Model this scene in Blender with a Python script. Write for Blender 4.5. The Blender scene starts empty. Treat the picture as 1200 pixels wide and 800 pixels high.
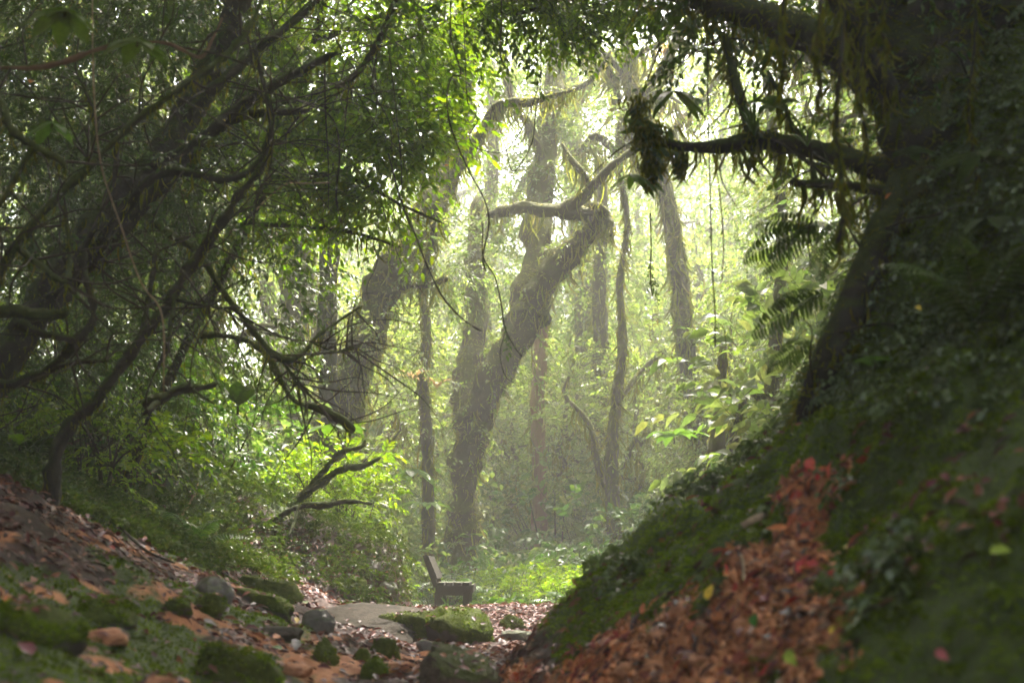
import bpy, math, random
import numpy as np
from mathutils import Vector

# ------------------------------------------------------------------ camera, sky, sun, exposure
S = bpy.context.scene
COL = S.collection
FP = 1500.0                                   # focal length in photo pixels (photo 1200 x 800)
TILT = math.atan(265 / FP)
CAMZ = 0.48
cam_d = bpy.data.cameras.new('camera')
cam = bpy.data.objects.new('camera', cam_d); COL.objects.link(cam)
cam.location = (0, 0, CAMZ); cam.rotation_euler = (math.pi / 2 + TILT, 0, 0)
cam_d.sensor_width = 36; cam_d.lens = 36 * FP / 1200
cam_d.clip_start = 0.05; cam_d.clip_end = 400
cam_d.dof.use_dof = True; cam_d.dof.focus_distance = 14.0; cam_d.dof.aperture_fstop = 2.6
S.camera = cam

SUN_EL, SUN_AZ = math.radians(64), math.radians(24)       # azimuth from +Y (view direction) towards +X
sv = Vector((math.cos(SUN_EL) * math.sin(SUN_AZ), math.cos(SUN_EL) * math.cos(SUN_AZ), math.sin(SUN_EL)))
sd = bpy.data.lights.new('sun', 'SUN'); sd.energy = 2.5; sd.angle = math.radians(8); sd.color = (1, .95, .86)
so = bpy.data.objects.new('sun', sd); COL.objects.link(so); so.location = (0, 0, 30)
so.rotation_euler = sv.to_track_quat('Z', 'Y').to_euler()
W = bpy.data.worlds.new('World'); S.world = W; W.use_nodes = True
wn = W.node_tree.nodes; wl = W.node_tree.links; wn.clear()
sky = wn.new('ShaderNodeTexSky'); sky.sky_type = 'NISHITA'; sky.sun_disc = False
sky.sun_elevation = SUN_EL; sky.sun_rotation = SUN_AZ
sky.air_density = 0.6; sky.dust_density = 8.0; sky.ozone_density = 0.0
bg = wn.new('ShaderNodeBackground'); bg.inputs[1].default_value = 0.15
wo = wn.new('ShaderNodeOutputWorld'); wl.new(sky.outputs[0], bg.inputs[0]); wl.new(bg.outputs[0], wo.inputs[0])
vs = S.view_settings; vs.view_transform = 'Standard'; vs.look = 'None'; vs.gamma = 1.0
vs.exposure = 3.25
S.render.engine = 'CYCLES'
cy = S.cycles
cy.use_denoising = True
try: cy.denoiser = 'OPENIMAGEDENOISE'
except Exception: pass
cy.max_bounces = 8; cy.diffuse_bounces = 4; cy.glossy_bounces = 2; cy.transmission_bounces = 5
cy.volume_bounces = 2; cy.transparent_max_bounces = 4
cy.caustics_reflective = False; cy.caustics_refractive = False
cy.sample_clamp_indirect = 4.0

HAZE_DENSITY = 0.0078

# ------------------------------------------------------------------ helpers
RNG = np.random.default_rng(7)
random.seed(7)

def P(px, py, Y):
    """point at world depth Y on the sight line of photo pixel (px, py)"""
    x = (px - 600) / FP; zc = (400 - py) / FP
    dy = math.cos(TILT) - math.sin(TILT) * zc
    dz = math.sin(TILT) + math.cos(TILT) * zc
    k = Y / dy
    return np.array((x * k, Y, CAMZ + dz * k))

def hsh(ix, iy, iz, seed):
    h = (ix.astype(np.int64) * 374761393 + iy.astype(np.int64) * 668265263 + iz.astype(np.int64) * 2147483647 + seed * 974711) & 0xffffffff
    h = ((h ^ (h >> 13)) * 1274126177) & 0xffffffff
    h = (h ^ (h >> 16)) & 0xffffff
    return h / float(0xffffff)

def vnoise(p, scale=1.0, seed=0):
    q = np.asarray(p, float) * scale + 1000.0
    i = np.floor(q); f = q - i; f = f * f * (3 - 2 * f); i = i.astype(np.int64)
    r = 0
    for a in (0, 1):
        for b in (0, 1):
            for c in (0, 1):
                w = (f[:, 0] if a else 1 - f[:, 0]) * (f[:, 1] if b else 1 - f[:, 1]) * (f[:, 2] if c else 1 - f[:, 2])
                r = r + w * hsh(i[:, 0] + a, i[:, 1] + b, i[:, 2] + c, seed)
    return r * 2 - 1

def fbm(p, scale=1.0, octv=4, seed=0, gain=.5):
    r = 0; a = 1
    for o in range(octv):
        r = r + a * vnoise(p, scale * 2.03 ** o, seed + o); a *= gain
    return r

def nrm(v):
    return v / (np.linalg.norm(v, axis=-1, keepdims=True) + 1e-9)

def sstep(a, b, x):
    t = np.clip((x - a) / (b - a), 0, 1); return t * t * (3 - 2 * t)

def build_mesh(name, V, F, mats, midx=None, smooth=True):
    """F: list of integer arrays, each (n, k)"""
    me = bpy.data.meshes.new(name)
    V = np.ascontiguousarray(V, dtype=np.float32)
    if not isinstance(F, (list, tuple)): F = [F]
    F = [f for f in F if len(f)]
    nl = sum(f.size for f in F); npoly = sum(len(f) for f in F)
    me.vertices.add(len(V)); me.vertices.foreach_set('co', V.ravel())
    me.loops.add(nl); me.loops.foreach_set('vertex_index', np.concatenate([f.ravel() for f in F]).astype(np.int32))
    tot = np.concatenate([np.full(len(f), f.shape[1]) for f in F])
    st = np.concatenate(([0], np.cumsum(tot)[:-1]))
    me.polygons.add(npoly)
    me.polygons.foreach_set('loop_start', st.astype(np.int32))
    me.polygons.foreach_set('loop_total', tot.astype(np.int32))
    if midx is not None: me.polygons.foreach_set('material_index', np.concatenate(midx).astype(np.int32))
    me.polygons.foreach_set('use_smooth', np.full(npoly, smooth))
    if not isinstance(mats, (list, tuple)): mats = [mats]
    for m in mats: me.materials.append(m)
    me.update(calc_edges=True); me.validate()
    return me

def link(name, me, parent=None, kind=None, loc=None):
    o = bpy.data.objects.new(name, me); COL.objects.link(o)
    if parent is not None: o.parent = parent
    if loc is not None: o.location = loc
    if kind: o['kind'] = kind
    return o

def thing(name, label, cat, loc=(0, 0, 0), group=None, rz=0):
    o = bpy.data.objects.new(name, None); COL.objects.link(o)
    o.location = loc; o.rotation_euler = (0, 0, rz); o.empty_display_size = .1
    o['label'] = label; o['category'] = cat
    if group: o['group'] = group
    return o

def tag(o, label, cat, group=None):
    o['label'] = label; o['category'] = cat
    if group: o['group'] = group
    return o

def copy_tree(root, loc, rz=0, sc=1.0, label=None, group=None):
    r = root.copy(); COL.objects.link(r); r.location = loc
    r.rotation_euler = (0, 0, rz); r.scale = (sc, sc, sc)
    if label: r['label'] = label
    if group: r['group'] = group
    for ch in list(root.children):
        c = ch.copy(); COL.objects.link(c); c.parent = r
        for g in ch.children:
            d = g.copy(); COL.objects.link(d); d.parent = c
    return r

class Geo:
    """collects pieces that become ONE mesh object"""
    def __init__(s): s.V = []; s.F = []; s.M = []; s.n = 0
    def add(s, V, F, m=0):
        if not isinstance(F, (list, tuple)): F = [F]
        for f in F:
            if len(f): s.F.append(np.asarray(f) + s.n); s.M.append(np.full(len(f), m))
        s.V.append(V); s.n += len(V)
    def mesh(s, name, mats, smooth=True):
        return build_mesh(name, np.concatenate(s.V), s.F, mats, s.M, smooth)

# ------------------------------------------------------------------ materials
def mat_base(name):
    m = bpy.data.materials.new(name); m.use_nodes = True
    nt = m.node_tree; nt.nodes.clear()
    out = nt.nodes.new('ShaderNodeOutputMaterial')
    return m, nt, out

def ramp(nt, fac, cols, interp='LINEAR'):
    r = nt.nodes.new('ShaderNodeValToRGB'); cr = r.color_ramp; cr.interpolation = interp
    while len(cr.elements) < len(cols): cr.elements.new(0.5)
    if len(cols) == 1: cols = [cols[0], (1.0, cols[0][1])] if isinstance(cols[0][1], tuple) else cols
    for e, (p, c) in zip(cr.elements, cols):
        e.position = p; e.color = (*c, 1)
    if fac is not None: nt.links.new(fac, r.inputs[0])
    return r

def noise_tex(nt, scale, detail=5, rough=.6, vec=None):
    n = nt.nodes.new('ShaderNodeTexNoise'); n.inputs['Scale'].default_value = scale
    n.inputs['Detail'].default_value = detail; n.inputs['Roughness'].default_value = rough
    if vec is None:
        tc = nt.nodes.new('ShaderNodeTexCoord'); vec = tc.outputs['Object']
    nt.links.new(vec, n.inputs['Vector'])
    return n

def mat_leaf(name, cols, rough=.42, trans=.42, tcol=(1.15, 1.35, .45), spec=.5, ns=35, nr=(.7, 1.3)):
    m, nt, out = mat_base(name)
    g = nt.nodes.new('ShaderNodeNewGeometry')
    n = len(cols)
    r = ramp(nt, g.outputs['Random Per Island'], [(i / max(1, n - 1), c) for i, c in enumerate(cols)])
    nz = noise_tex(nt, ns, 3)
    hs = nt.nodes.new('ShaderNodeHueSaturation'); nt.links.new(r.outputs[0], hs.inputs['Color'])
    mr = nt.nodes.new('ShaderNodeMapRange'); mr.inputs[1].default_value = .3; mr.inputs[2].default_value = .7; mr.inputs[3].default_value = nr[0]; mr.inputs[4].default_value = nr[1]
    nt.links.new(nz.outputs[0], mr.inputs[0]); nt.links.new(mr.outputs[0], hs.inputs['Value'])
    p = nt.nodes.new('ShaderNodeBsdfPrincipled'); p.inputs['Roughness'].default_value = rough
    p.inputs['Specular IOR Level'].default_value = spec
    nt.links.new(hs.outputs[0], p.inputs['Base Color'])
    if trans <= 0:
        nt.links.new(p.outputs[0], out.inputs[0]); return m
    t = nt.nodes.new('ShaderNodeBsdfTranslucent')
    mc = nt.nodes.new('ShaderNodeMix'); mc.data_type = 'RGBA'; mc.blend_type = 'MULTIPLY'; mc.inputs[0].default_value = 1
    mc.clamp_result = False
    nt.links.new(hs.outputs[0], mc.inputs[6]); mc.inputs[7].default_value = (*[c * 1.6 for c in tcol], 1)
    nt.links.new(mc.outputs[2], t.inputs[0])
    mx = nt.nodes.new('ShaderNodeMixShader'); mx.inputs[0].default_value = trans
    nt.links.new(p.outputs[0], mx.inputs[1]); nt.links.new(t.outputs[0], mx.inputs[2]); nt.links.new(mx.outputs[0], out.inputs[0])
    return m

def mat_noise(name, cols, scale=8, detail=8, rough=.85, bump=.4, bscale=None, spec=.3, stretch=None, moss=None):
    """cols by noise; moss=(colour list, amount) grows where the surface looks up"""
    m, nt, out = mat_base(name)
    tc = nt.nodes.new('ShaderNodeTexCoord'); vec = tc.outputs['Object']
    if stretch:
        mp = nt.nodes.new('ShaderNodeMapping'); mp.inputs['Scale'].default_value = stretch
        nt.links.new(vec, mp.inputs[0]); vec = mp.outputs[0]
    n = noise_tex(nt, scale, detail, .65, vec)
    r = ramp(nt, n.outputs[0], [(.3 + .4 * i / max(1, len(cols) - 1), c) for i, c in enumerate(cols)])
    colr = r.outputs[0]
    if moss:
        mcols, amt = moss
        n3 = noise_tex(nt, scale * 4, 6, .7, vec)
        rm = ramp(nt, n3.outputs[0], [(.3 + .4 * i / max(1, len(mcols) - 1), c) for i, c in enumerate(mcols)])
        g = nt.nodes.new('ShaderNodeNewGeometry'); sp = nt.nodes.new('ShaderNodeSeparateXYZ')
        nt.links.new(g.outputs['Normal'], sp.inputs[0])
        n4 = noise_tex(nt, scale * .6, 5, .7, vec)
        a = nt.nodes.new('ShaderNodeMath'); a.operation = 'MULTIPLY_ADD'; a.inputs[1].default_value = .45
        nt.links.new(sp.outputs[2], a.inputs[0]); nt.links.new(n4.outputs[0], a.inputs[2])
        mr = nt.nodes.new('ShaderNodeMapRange'); mr.inputs[1].default_value = 1.0 - amt; mr.inputs[2].default_value = 1.12 - amt
        nt.links.new(a.outputs[0], mr.inputs[0])
        mx = nt.nodes.new('ShaderNodeMix'); mx.data_type = 'RGBA'
        nt.links.new(mr.outputs[0], mx.inputs[0]); nt.links.new(colr, mx.inputs[6]); nt.links.new(rm.outputs[0], mx.inputs[7])
        colr = mx.outputs[2]
    p = nt.nodes.new('ShaderNodeBsdfPrincipled'); p.inputs['Roughness'].default_value = rough
    p.inputs['Specular IOR Level'].default_value = spec
    nt.links.new(colr, p.inputs['Base Color'])
    n2 = noise_tex(nt, bscale or scale * 5, 8, .7, vec)
    b = nt.nodes.new('ShaderNodeBump'); b.inputs['Strength'].default_value = bump; b.inputs['Distance'].default_value = .03
    nt.links.new(n2.outputs[0], b.inputs['Height']); nt.links.new(b.outputs[0], p.inputs['Normal'])
    nt.links.new(p.outputs[0], out.inputs[0])
    return m

M = {}
M['leaf_far'] = mat_leaf('leaf_far', [(.08, .12, .025), (.12, .16, .03), (.15, .18, .05), (.09, .13, .04), (.17, .16, .06), (.13, .16, .07), (.06, .10, .03)], trans=.52, tcol=(1.05, 1.2, .65))
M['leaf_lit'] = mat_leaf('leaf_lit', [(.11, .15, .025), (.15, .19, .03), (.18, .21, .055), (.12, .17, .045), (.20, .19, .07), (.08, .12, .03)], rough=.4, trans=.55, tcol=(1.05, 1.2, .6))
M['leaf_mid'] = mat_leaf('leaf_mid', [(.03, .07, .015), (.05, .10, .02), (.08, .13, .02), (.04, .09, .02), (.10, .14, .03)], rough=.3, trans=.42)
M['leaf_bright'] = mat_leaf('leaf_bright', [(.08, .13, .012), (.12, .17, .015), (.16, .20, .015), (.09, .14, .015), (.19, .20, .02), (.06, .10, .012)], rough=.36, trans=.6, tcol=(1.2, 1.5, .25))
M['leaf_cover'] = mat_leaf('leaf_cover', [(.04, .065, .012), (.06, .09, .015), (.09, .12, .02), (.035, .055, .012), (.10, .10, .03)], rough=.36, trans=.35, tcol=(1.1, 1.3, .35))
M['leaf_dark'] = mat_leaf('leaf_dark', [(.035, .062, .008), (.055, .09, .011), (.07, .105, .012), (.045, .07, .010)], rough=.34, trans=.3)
M['leaf_grey'] = mat_leaf('leaf_grey', [(.07, .10, .035), (.09, .12, .045), (.06, .085, .025), (.11, .14, .06)], rough=.38, trans=.25)
M['moss'] = mat_leaf('moss', [(.09, .10, .014), (.12, .13, .016), (.16, .15, .02), (.08, .09, .014), (.14, .11, .025)], rough=.9, trans=.5, spec=.05, tcol=(1.2, 1.2, .35))
M['moss_pale'] = mat_leaf('moss_pale', [(.16, .16, .045), (.20, .19, .05), (.13, .13, .04), (.18, .15, .06), (.15, .11, .06)], rough=.8, trans=.5, spec=.15)
M['moss_ground'] = mat_leaf('moss_ground', [(.09, .13, .012), (.12, .165, .014), (.15, .185, .018), (.10, .14, .012), (.065, .095, .010)], rough=.95, trans=.35, spec=.03, tcol=(1.1, 1.3, .3), ns=7, nr=(.45, 1.45))
M['litter'] = mat_leaf('litter', [(.045, .02, .014), (.10, .035, .02), (.13, .022, .022), (.07, .035, .028), (.035, .02, .02), (.24, .09, .04), (.10, .055, .05), (.11, .018, .03), (.30, .12, .055), (.05, .028, .02)], rough=.42, trans=.08, tcol=(1.2, .8, .5), spec=.35)
M['litter_pink'] = mat_leaf('litter_pink', [(.25, .10, .10), (.32, .16, .14), (.20, .07, .07), (.36, .22, .18)], rough=.4, trans=.1, tcol=(1.2, .8, .5))
M['twig'] = mat_noise('twig', [(.03, .02, .014), (.06, .045, .03), (.05, .055, .02)], scale=30, bump=.2)
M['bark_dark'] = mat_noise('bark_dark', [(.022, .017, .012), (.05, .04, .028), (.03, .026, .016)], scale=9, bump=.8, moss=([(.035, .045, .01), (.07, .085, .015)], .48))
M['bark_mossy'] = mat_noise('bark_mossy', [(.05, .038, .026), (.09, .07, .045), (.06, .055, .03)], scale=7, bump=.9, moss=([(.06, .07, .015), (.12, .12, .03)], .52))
M['bark_red'] = mat_noise('bark_red', [(.14, .07, .045), (.22, .12, .08), (.12, .10, .05)], scale=9, bump=.8, stretch=(1, 1, .35), moss=([(.09, .10, .02), (.16, .15, .04)], .4))
M['bark_moss_full'] = mat_noise('bark_moss_full', [(.03, .026, .016), (.05, .055, .02), (.045, .06, .012)], scale=7, bump=.9, moss=([(.04, .055, .01), (.085, .10, .016)], .68))
M['stone'] = mat_noise('stone', [(.10, .085, .07), (.17, .145, .125), (.13, .11, .095), (.21, .18, .155)], scale=6, bump=.5, rough=.5, spec=.5, moss=([(.05, .06, .015), (.08, .095, .02)], .28))
M['stone_brown'] = mat_noise('stone_brown', [(.06, .04, .028), (.12, .085, .06), (.085, .06, .04), (.15, .12, .09)], scale=7, bump=.8, rough=.7, spec=.3, moss=([(.05, .06, .012), (.08, .09, .018)], .36))
M['stone_pale'] = mat_noise('stone_pale', [(.06, .052, .043), (.13, .112, .09), (.08, .07, .057), (.11, .095, .08)], scale=7, bump=.7, rough=.9, spec=.08)
M['stone_moss'] = mat_noise('stone_moss', [(.08, .065, .05), (.13, .11, .09), (.17, .145, .12)], scale=6, bump=.9, rough=.8, spec=.2, moss=([(.045, .06, .01), (.085, .11, .014), (.12, .14, .02)], .66))
M['wood_bench'] = mat_noise('wood_bench', [(.022, .018, .015), (.045, .036, .03), (.02, .018, .013)], scale=14, bump=.4, rough=.7, stretch=(4, .35, 4), spec=.25, moss=([(.05, .07, .02), (.09, .11, .03)], .12))
M['clay'] = mat_noise('clay', [(.38, .16, .08), (.56, .27, .14), (.46, .20, .10), (.24, .11, .06)], scale=9, bump=.7, rough=.7)
M['stick'] = mat_noise('stick', [(.22, .14, .09), (.34, .24, .15), (.15, .09, .05)], scale=20, bump=.2, stretch=(1, 1, 1))

# ------------------------------------------------------------------ ground
RB_X = np.array([-1, 0, .04, .37, .59, .92, 1.2, 1.4, 1.65, 2.2, 3.2, 6, 60])
RB_Z = np.array([0, 0, .07, .42, .64, .89, 1.02, 1.36, 1.95, 3.1, 4.1, 5.0, 8])
LB_X = np.array([0, .5, 1.2, 2.2, 3.5, 6, 12, 60])
LB_Z = np.array([0, .12, .44, .95, 1.52, 2.5, 3.6, 8])

def ground(x, y, fine=True):
    x = np.atleast_1d(np.asarray(x, float)); y = np.atleast_1d(np.asarray(y, float))
    p = np.stack([x, y, np.zeros_like(x)], 1)
    base = .09 * sstep(8.5, 11, y) - .22 * sstep(12, 15, y) - .0 * y
    base = base + .6 * sstep(22, 45, y)
    # right bank: foot line and end of the knoll
    w = .10 * vnoise(p, .9, 3)
    foot = .02 + w + .9 * sstep(5.6, 8.5, y) + 2.6 * sstep(8, 13, y) - 0.0
    amp = 1 - .55 * sstep(5.9, 9.0, y) - .25 * sstep(9, 14, y)
    foot = foot + np.interp(y, [0, 2, 3, 4, 5.3], [1.5, .95, .60, .27, 0])
    r = np.interp(x - foot, RB_X, RB_Z) * amp
    # left bank, cut steep where it meets the path farther on
    footl = -.55 - .35 * sstep(8, 11, y) - .25 * sstep(14, 18, y) - .75 * sstep(11.6, 13.4, y) + .12 * vnoise(p + 5, .8, 4)
    d = footl - x
    l = np.interp(d, LB_X, LB_Z) * (1 - .35 * sstep(13, 20, y))
    cut = .55 * sstep(0, .2, d) * sstep(9.9, 10.9, y) * sstep(15, 12.6, y)
    h = base + r + l + cut
    h = h + .05 * fbm(p, 1.3, 3, 11) * (1 + .8 * sstep(.2, .8, x - foot) * 1.0)
    if fine:
        h = h + .022 * fbm(p, 6, 3, 21) + .010 * fbm(p, 22, 2, 31)
        rough = sstep(.25, .7, x - foot) * sstep(8, 6, y)
        h = h + rough * (.09 * fbm(p, 3.2, 3, 41) + .05 * fbm(p, 9, 2, 43))
    return h

def gz(x, y): return float(ground([x], [y])[0])

def hit(px, py, y0=2.0, y1=40.0):
    """where the sight line of a photo pixel meets the ground"""
    Y = np.arange(y0, y1, .03)
    a = P(px, py, 1.0); d = a - np.array([0, 0, CAMZ])
    X = d[0] * Y; Z = CAMZ + d[2] * Y
    g = ground(X, Y); k = np.nonzero(Z < g)[0]
    i = k[0] if len(k) else len(Y) - 1
    return np.array([X[i], Y[i], g[i]])

def axis(lo, hi, c0, c1, fine, grow=1.09, mx=2.5):
    c = list(np.arange(c0, c1, fine)); s = fine; v = c1
    while v < hi: c.append(v); s = min(s * grow, mx); v += s
    c.append(hi); s = fine; v = c0 - fine; L = []
    while v > lo: L.append(v); s = min(s * grow, mx); v -= s
    L.append(lo)
    return np.array(sorted(set(L)) + c)

def seg_dist(x, y, pts):
    d = np.full(x.shape, 1e9)
    for (a, b) in zip(pts[:-1], pts[1:]):
        ab = b - a; t = np.clip(((x - a[0]) * ab[0] + (y - a[1]) * ab[1]) / (ab @ ab + 1e-9), 0, 1)
        d = np.minimum(d, np.hypot(x - a[0] - t * ab[0], y - a[1] - t * ab[1]))
    return d
CLAY_LINE = [hit(*q)[:2] for q in ((965, 565), (925, 615), (890, 670), (840, 735), (760, 790), (700, 830))]
CLAY2 = [hit(*q)[:2] for q in ((60, 735), (130, 715), (190, 735))]

CLAY_POLY = np.array([hit(*q)[:2] for q in ((930, 560), (985, 556), (1000, 610), (990, 680), (1003, 730), (975, 800), (940, 850), (600, 850), (650, 790), (740, 735), (800, 712), (838, 672), (880, 620))])
def in_poly(x, y, P_):
    r = np.zeros(x.shape, bool)
    for (a, b) in zip(P_, np.roll(P_, -1, 0)):
        c = ((a[1] > y) != (b[1] > y)) & (x < (b[0] - a[0]) * (y - a[1]) / (b[1] - a[1] + 1e-12) + a[0]); r ^= c
    return r
def masks(x, y, z):
    p = np.stack([x, y, z], 1)
    n1 = fbm(p, 2.2, 4, 51); n2 = fbm(p, 5, 3, 61); n3 = fbm(p, 1.1, 3, 71)
    sdp = seg_dist(x, y, np.vstack([CLAY_POLY, CLAY_POLY[:1]])) * np.where(in_poly(x, y, CLAY_POLY), -1, 1)
    clay = sstep(.09, -.07, sdp + .11 * n2 + .07 * n1) * sstep(-.75, -.45, n2 * .8 + n1 * .4)
    cl = sstep(.0, .35, n1 + .25 * n2 + .15) * sstep(-2.2, -1.9, x) * sstep(.2, -.1, x) * sstep(8.0, 6.6, y)
    cl = np.maximum(cl, sstep(.22, .10, seg_dist(x, y, CLAY2) + .06 * n2))
    right = sstep(.05, .25, x - .08 * n1) * sstep(11, 8, y)
    left = sstep(-.55, -1.0, x + .3 * n3)
    moss = np.maximum(right, left * sstep(.15, .5, n3 + .25 * sstep(6, 9, y) + .3 * n2))
    moss = moss * (1 - sstep(8.8, 9.3, y) * sstep(-2.0, -1.6, x) * (x < 0))
    moss = np.maximum(moss, sstep(13.5, 16, y))
    moss = moss * (1 - clay)
    clayt = np.maximum(clay, cl * (1 - right))
    return np.clip(moss, 0, 1), np.clip(clayt, 0, 1)

def make_ground():
    xs = axis(-70, 70, -2.8, 2.3, .028); ys = axis(-30, 110, 2.2, 9.6, .034, 1.05)
    X, Y = np.meshgrid(xs, ys); x = X.ravel(); y = Y.ravel()
    z = ground(x, y)
    V = np.stack([x, y, z], 1)
    nx, ny = len(xs), len(ys)
    i = (np.arange(ny - 1)[:, None] * nx + np.arange(nx - 1)[None]).ravel()
    F = np.stack([i, i + 1, i + nx + 1, i + nx], 1)
    m, nt, out = mat_base('forest_floor')
    a1 = nt.nodes.new('ShaderNodeAttribute'); a1.attribute_name = 'cover'
    sp = nt.nodes.new('ShaderNodeSeparateColor'); nt.links.new(a1.outputs['Color'], sp.inputs[0])
    n1 = noise_tex(nt, 9, 8, .7); soil = ramp(nt, n1.outputs[0], [(.3, (.025, .014, .010)), (.5, (.06, .03, .02)), (.62, (.10, .045, .03)), (.75, (.05, .035, .03))])
    n2 = noise_tex(nt, 6, 8, .7); clay = ramp(nt, n2.outputs[0], [(.3, (.26, .09, .04)), (.5, (.50, .20, .08)), (.65, (.64, .30, .14)), (.8, (.44, .17, .07))])
    n3 = noise_tex(nt, 14, 8, .75); mo = ramp(nt, n3.outputs[0], [(.3, (.03, .045, .008)), (.5, (.06, .09, .012)), (.7, (.09, .125, .018))])
    n4 = noise_tex(nt, 25, 6, .7)
    def mixer(fac, A, B, soft=.25):
        ad = nt.nodes.new('ShaderNodeMath'); ad.operation = 'ADD'; nt.links.new(fac, ad.inputs[0]); nt.links.new(n4.outputs[0], ad.inputs[1])
        mr = nt.nodes.new('ShaderNodeMapRange'); mr.inputs[1].default_value = .95 - soft; mr.inputs[2].default_value = .95 + soft * .4
        nt.links.new(ad.outputs[0], mr.inputs[0])
        mx = nt.nodes.new('ShaderNodeMix'); mx.data_type = 'RGBA'; nt.links.new(mr.outputs[0], mx.inputs[0]); nt.links.new(A, mx.inputs[6]); nt.links.new(B, mx.inputs[7]); return mx.outputs[2]
    c = mixer(sp.outputs[1], soil.outputs[0], clay.outputs[0]); c = mixer(sp.outputs[0], c, mo.outputs[0])
    p = nt.nodes.new('ShaderNodeBsdfPrincipled'); p.inputs['Roughness'].default_value = .72
    nt.links.new(c, p.inputs['Base Color'])
    nb = noise_tex(nt, 40, 8, .75); b = nt.nodes.new('ShaderNodeBump'); b.inputs['Strength'].default_value = .9; b.inputs['Distance'].default_value = .02
    nt.links.new(nb.outputs[0], b.inputs['Height']); nt.links.new(b.outputs[0], p.inputs['Normal']); nt.links.new(p.outputs[0], out.inputs[0])
    me = build_mesh('ground', V, F, m)
    ms, cl = masks(x, y, z)
    at = me.color_attributes.new('cover', 'FLOAT_COLOR', 'POINT')
    buf = np.zeros((len(V), 4), np.float32); buf[:, 0] = ms; buf[:, 1] = cl; buf[:, 3] = 1
    at.data.foreach_set('color', buf.ravel())
    link('ground', me, kind='structure')
make_ground()

# ------------------------------------------------------------------ leaves
LT = {
 'diamond': (np.array([(0, 0, 0), (.42, .5, .10), (1, 0, -.08), (.42, -.5, .10)], float), [np.array([(0, 2, 1), (0, 3, 2)])]),
 'ovate': (np.array([(0, 0, 0), (.22, .38, .07), (.58, .42, .07), (1, 0, -.16), (.58, -.42, .07), (.22, -.38, .07), (.45, 0, 0)], float),
           [np.array([(0, 6, 1), (1, 6, 2), (2, 6, 3), (3, 6, 4), (4, 6, 5), (5, 6, 0)])]),
 'lance': (np.array([(0, 0, 0), (.25, .5, .06), (.6, .45, -.02), (1, 0, -.35), (.6, -.45, -.02), (.25, -.5, .06), (.5, 0, -.05)], float),
           [np.array([(0, 6, 1), (1, 6, 2), (2, 6, 3), (3, 6, 4), (4, 6, 5), (5, 6, 0)])]),
 'blade': (np.array([(0, -.5, 0), (0, .5, 0), (.55, .32, -.08), (.55, -.32, -.08), (1, 0, -.35)], float),
           [np.array([(0, 1, 2, 3)]), np.array([(3, 2, 4)])]),
}
def leaves(geo, C, D, U, L, Wd, shape='ovate', m=0):
    T, FF = LT[shape]; n = len(C)
    if n == 0: return
    D = nrm(D); Sd = nrm(np.cross(U, D)); N = np.cross(D, Sd)
    L = np.broadcast_to(L, (n,)); Wd = np.broadcast_to(Wd, (n,))
    V = (C[:, None] + D[:, None] * (T[None, :, 0:1] * L[:, None, None]) + Sd[:, None] * (T[None, :, 1:2] * Wd[:, None, None])
         + N[:, None] * (T[None, :, 2:3] * L[:, None, None]))
    off = (np.arange(n) * len(T))[:, None, None]
    geo.add(V.reshape(-1, 3), [(f[None] + off).reshape(-1, f.shape[1]) for f in FF], m)

def rdir(n, rng=RNG):
    return nrm(rng.normal(size=(n, 3)))

def prisms(geo, A, B, r, m=0):
    """thin three-sided sticks from A to B"""
    n = len(A); D = nrm(B - A); ref = np.where(np.abs(D[:, 2:3]) > .9, np.array([[1., 0, 0]]), np.array([[0, 0, 1.]]))
    u = nrm(np.cross(D, ref)); v = np.cross(D, u); r = np.broadcast_to(r, (n,))[:, None]
    ring = [u, -.5 * u + .866 * v, -.5 * u - .866 * v]
    V = np.stack([A + q * r for q in ring] + [B + q * r * .5 for q in ring], 1)
    f = np.array([(0, 1, 4, 3), (1, 2, 5, 4), (2, 0, 3, 5)])
    geo.add(V.reshape(-1, 3), (f[None] + (np.arange(n) * 6)[:, None, None]).reshape(-1, 4), m)

def sprays(geo, C, D, tl, nl, ll, lw=.45, droop=.3, shape='ovate', m=0, mt=1, ang=50, rng=RNG, twig_r=.0025, twigs=True):
    n = len(C); D = nrm(D); tl = tl * rng.uniform(.6, 1.3, n)
    up = np.array([[0, 0, 1.]]) + .35 * rng.normal(size=(n, 3))
    Sd = nrm(np.cross(D, up)); N = nrm(np.cross(Sd, D))
    if twigs:
        mid = C + D * (tl * .5)[:, None] + np.array([0, 0, -1.]) * (tl * .25 * droop)[:, None]
        end = C + D * tl[:, None] + np.array([0, 0, -1.]) * (tl * droop)[:, None]
        prisms(geo, C, mid, twig_r, mt); prisms(geo, mid, end, twig_r * .6, mt)
    for j in range(nl):
        t = (j + .8) / nl
        s = 1 if j % 2 else -1
        a = math.radians(ang) if j < nl - 1 else 0
        pos = C + D * (tl * t)[:, None] + np.array([0, 0, -1.]) * (tl * droop * t * t)[:, None]
        tang = nrm(D + np.array([0, 0, -1.]) * (2 * droop * t))
        d = tang * math.cos(a) + Sd * (s * math.sin(a)) + .22 * rng.normal(size=(n, 3)) + np.array([0, 0, -.15])
        u = N + .35 * rng.normal(size=(n, 3))
        L = ll * rng.uniform(.6, 1.25, n) * (1 - .35 * abs(t - .5))
        leaves(geo, pos, d, u, L, L * lw, shape, m)

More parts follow.
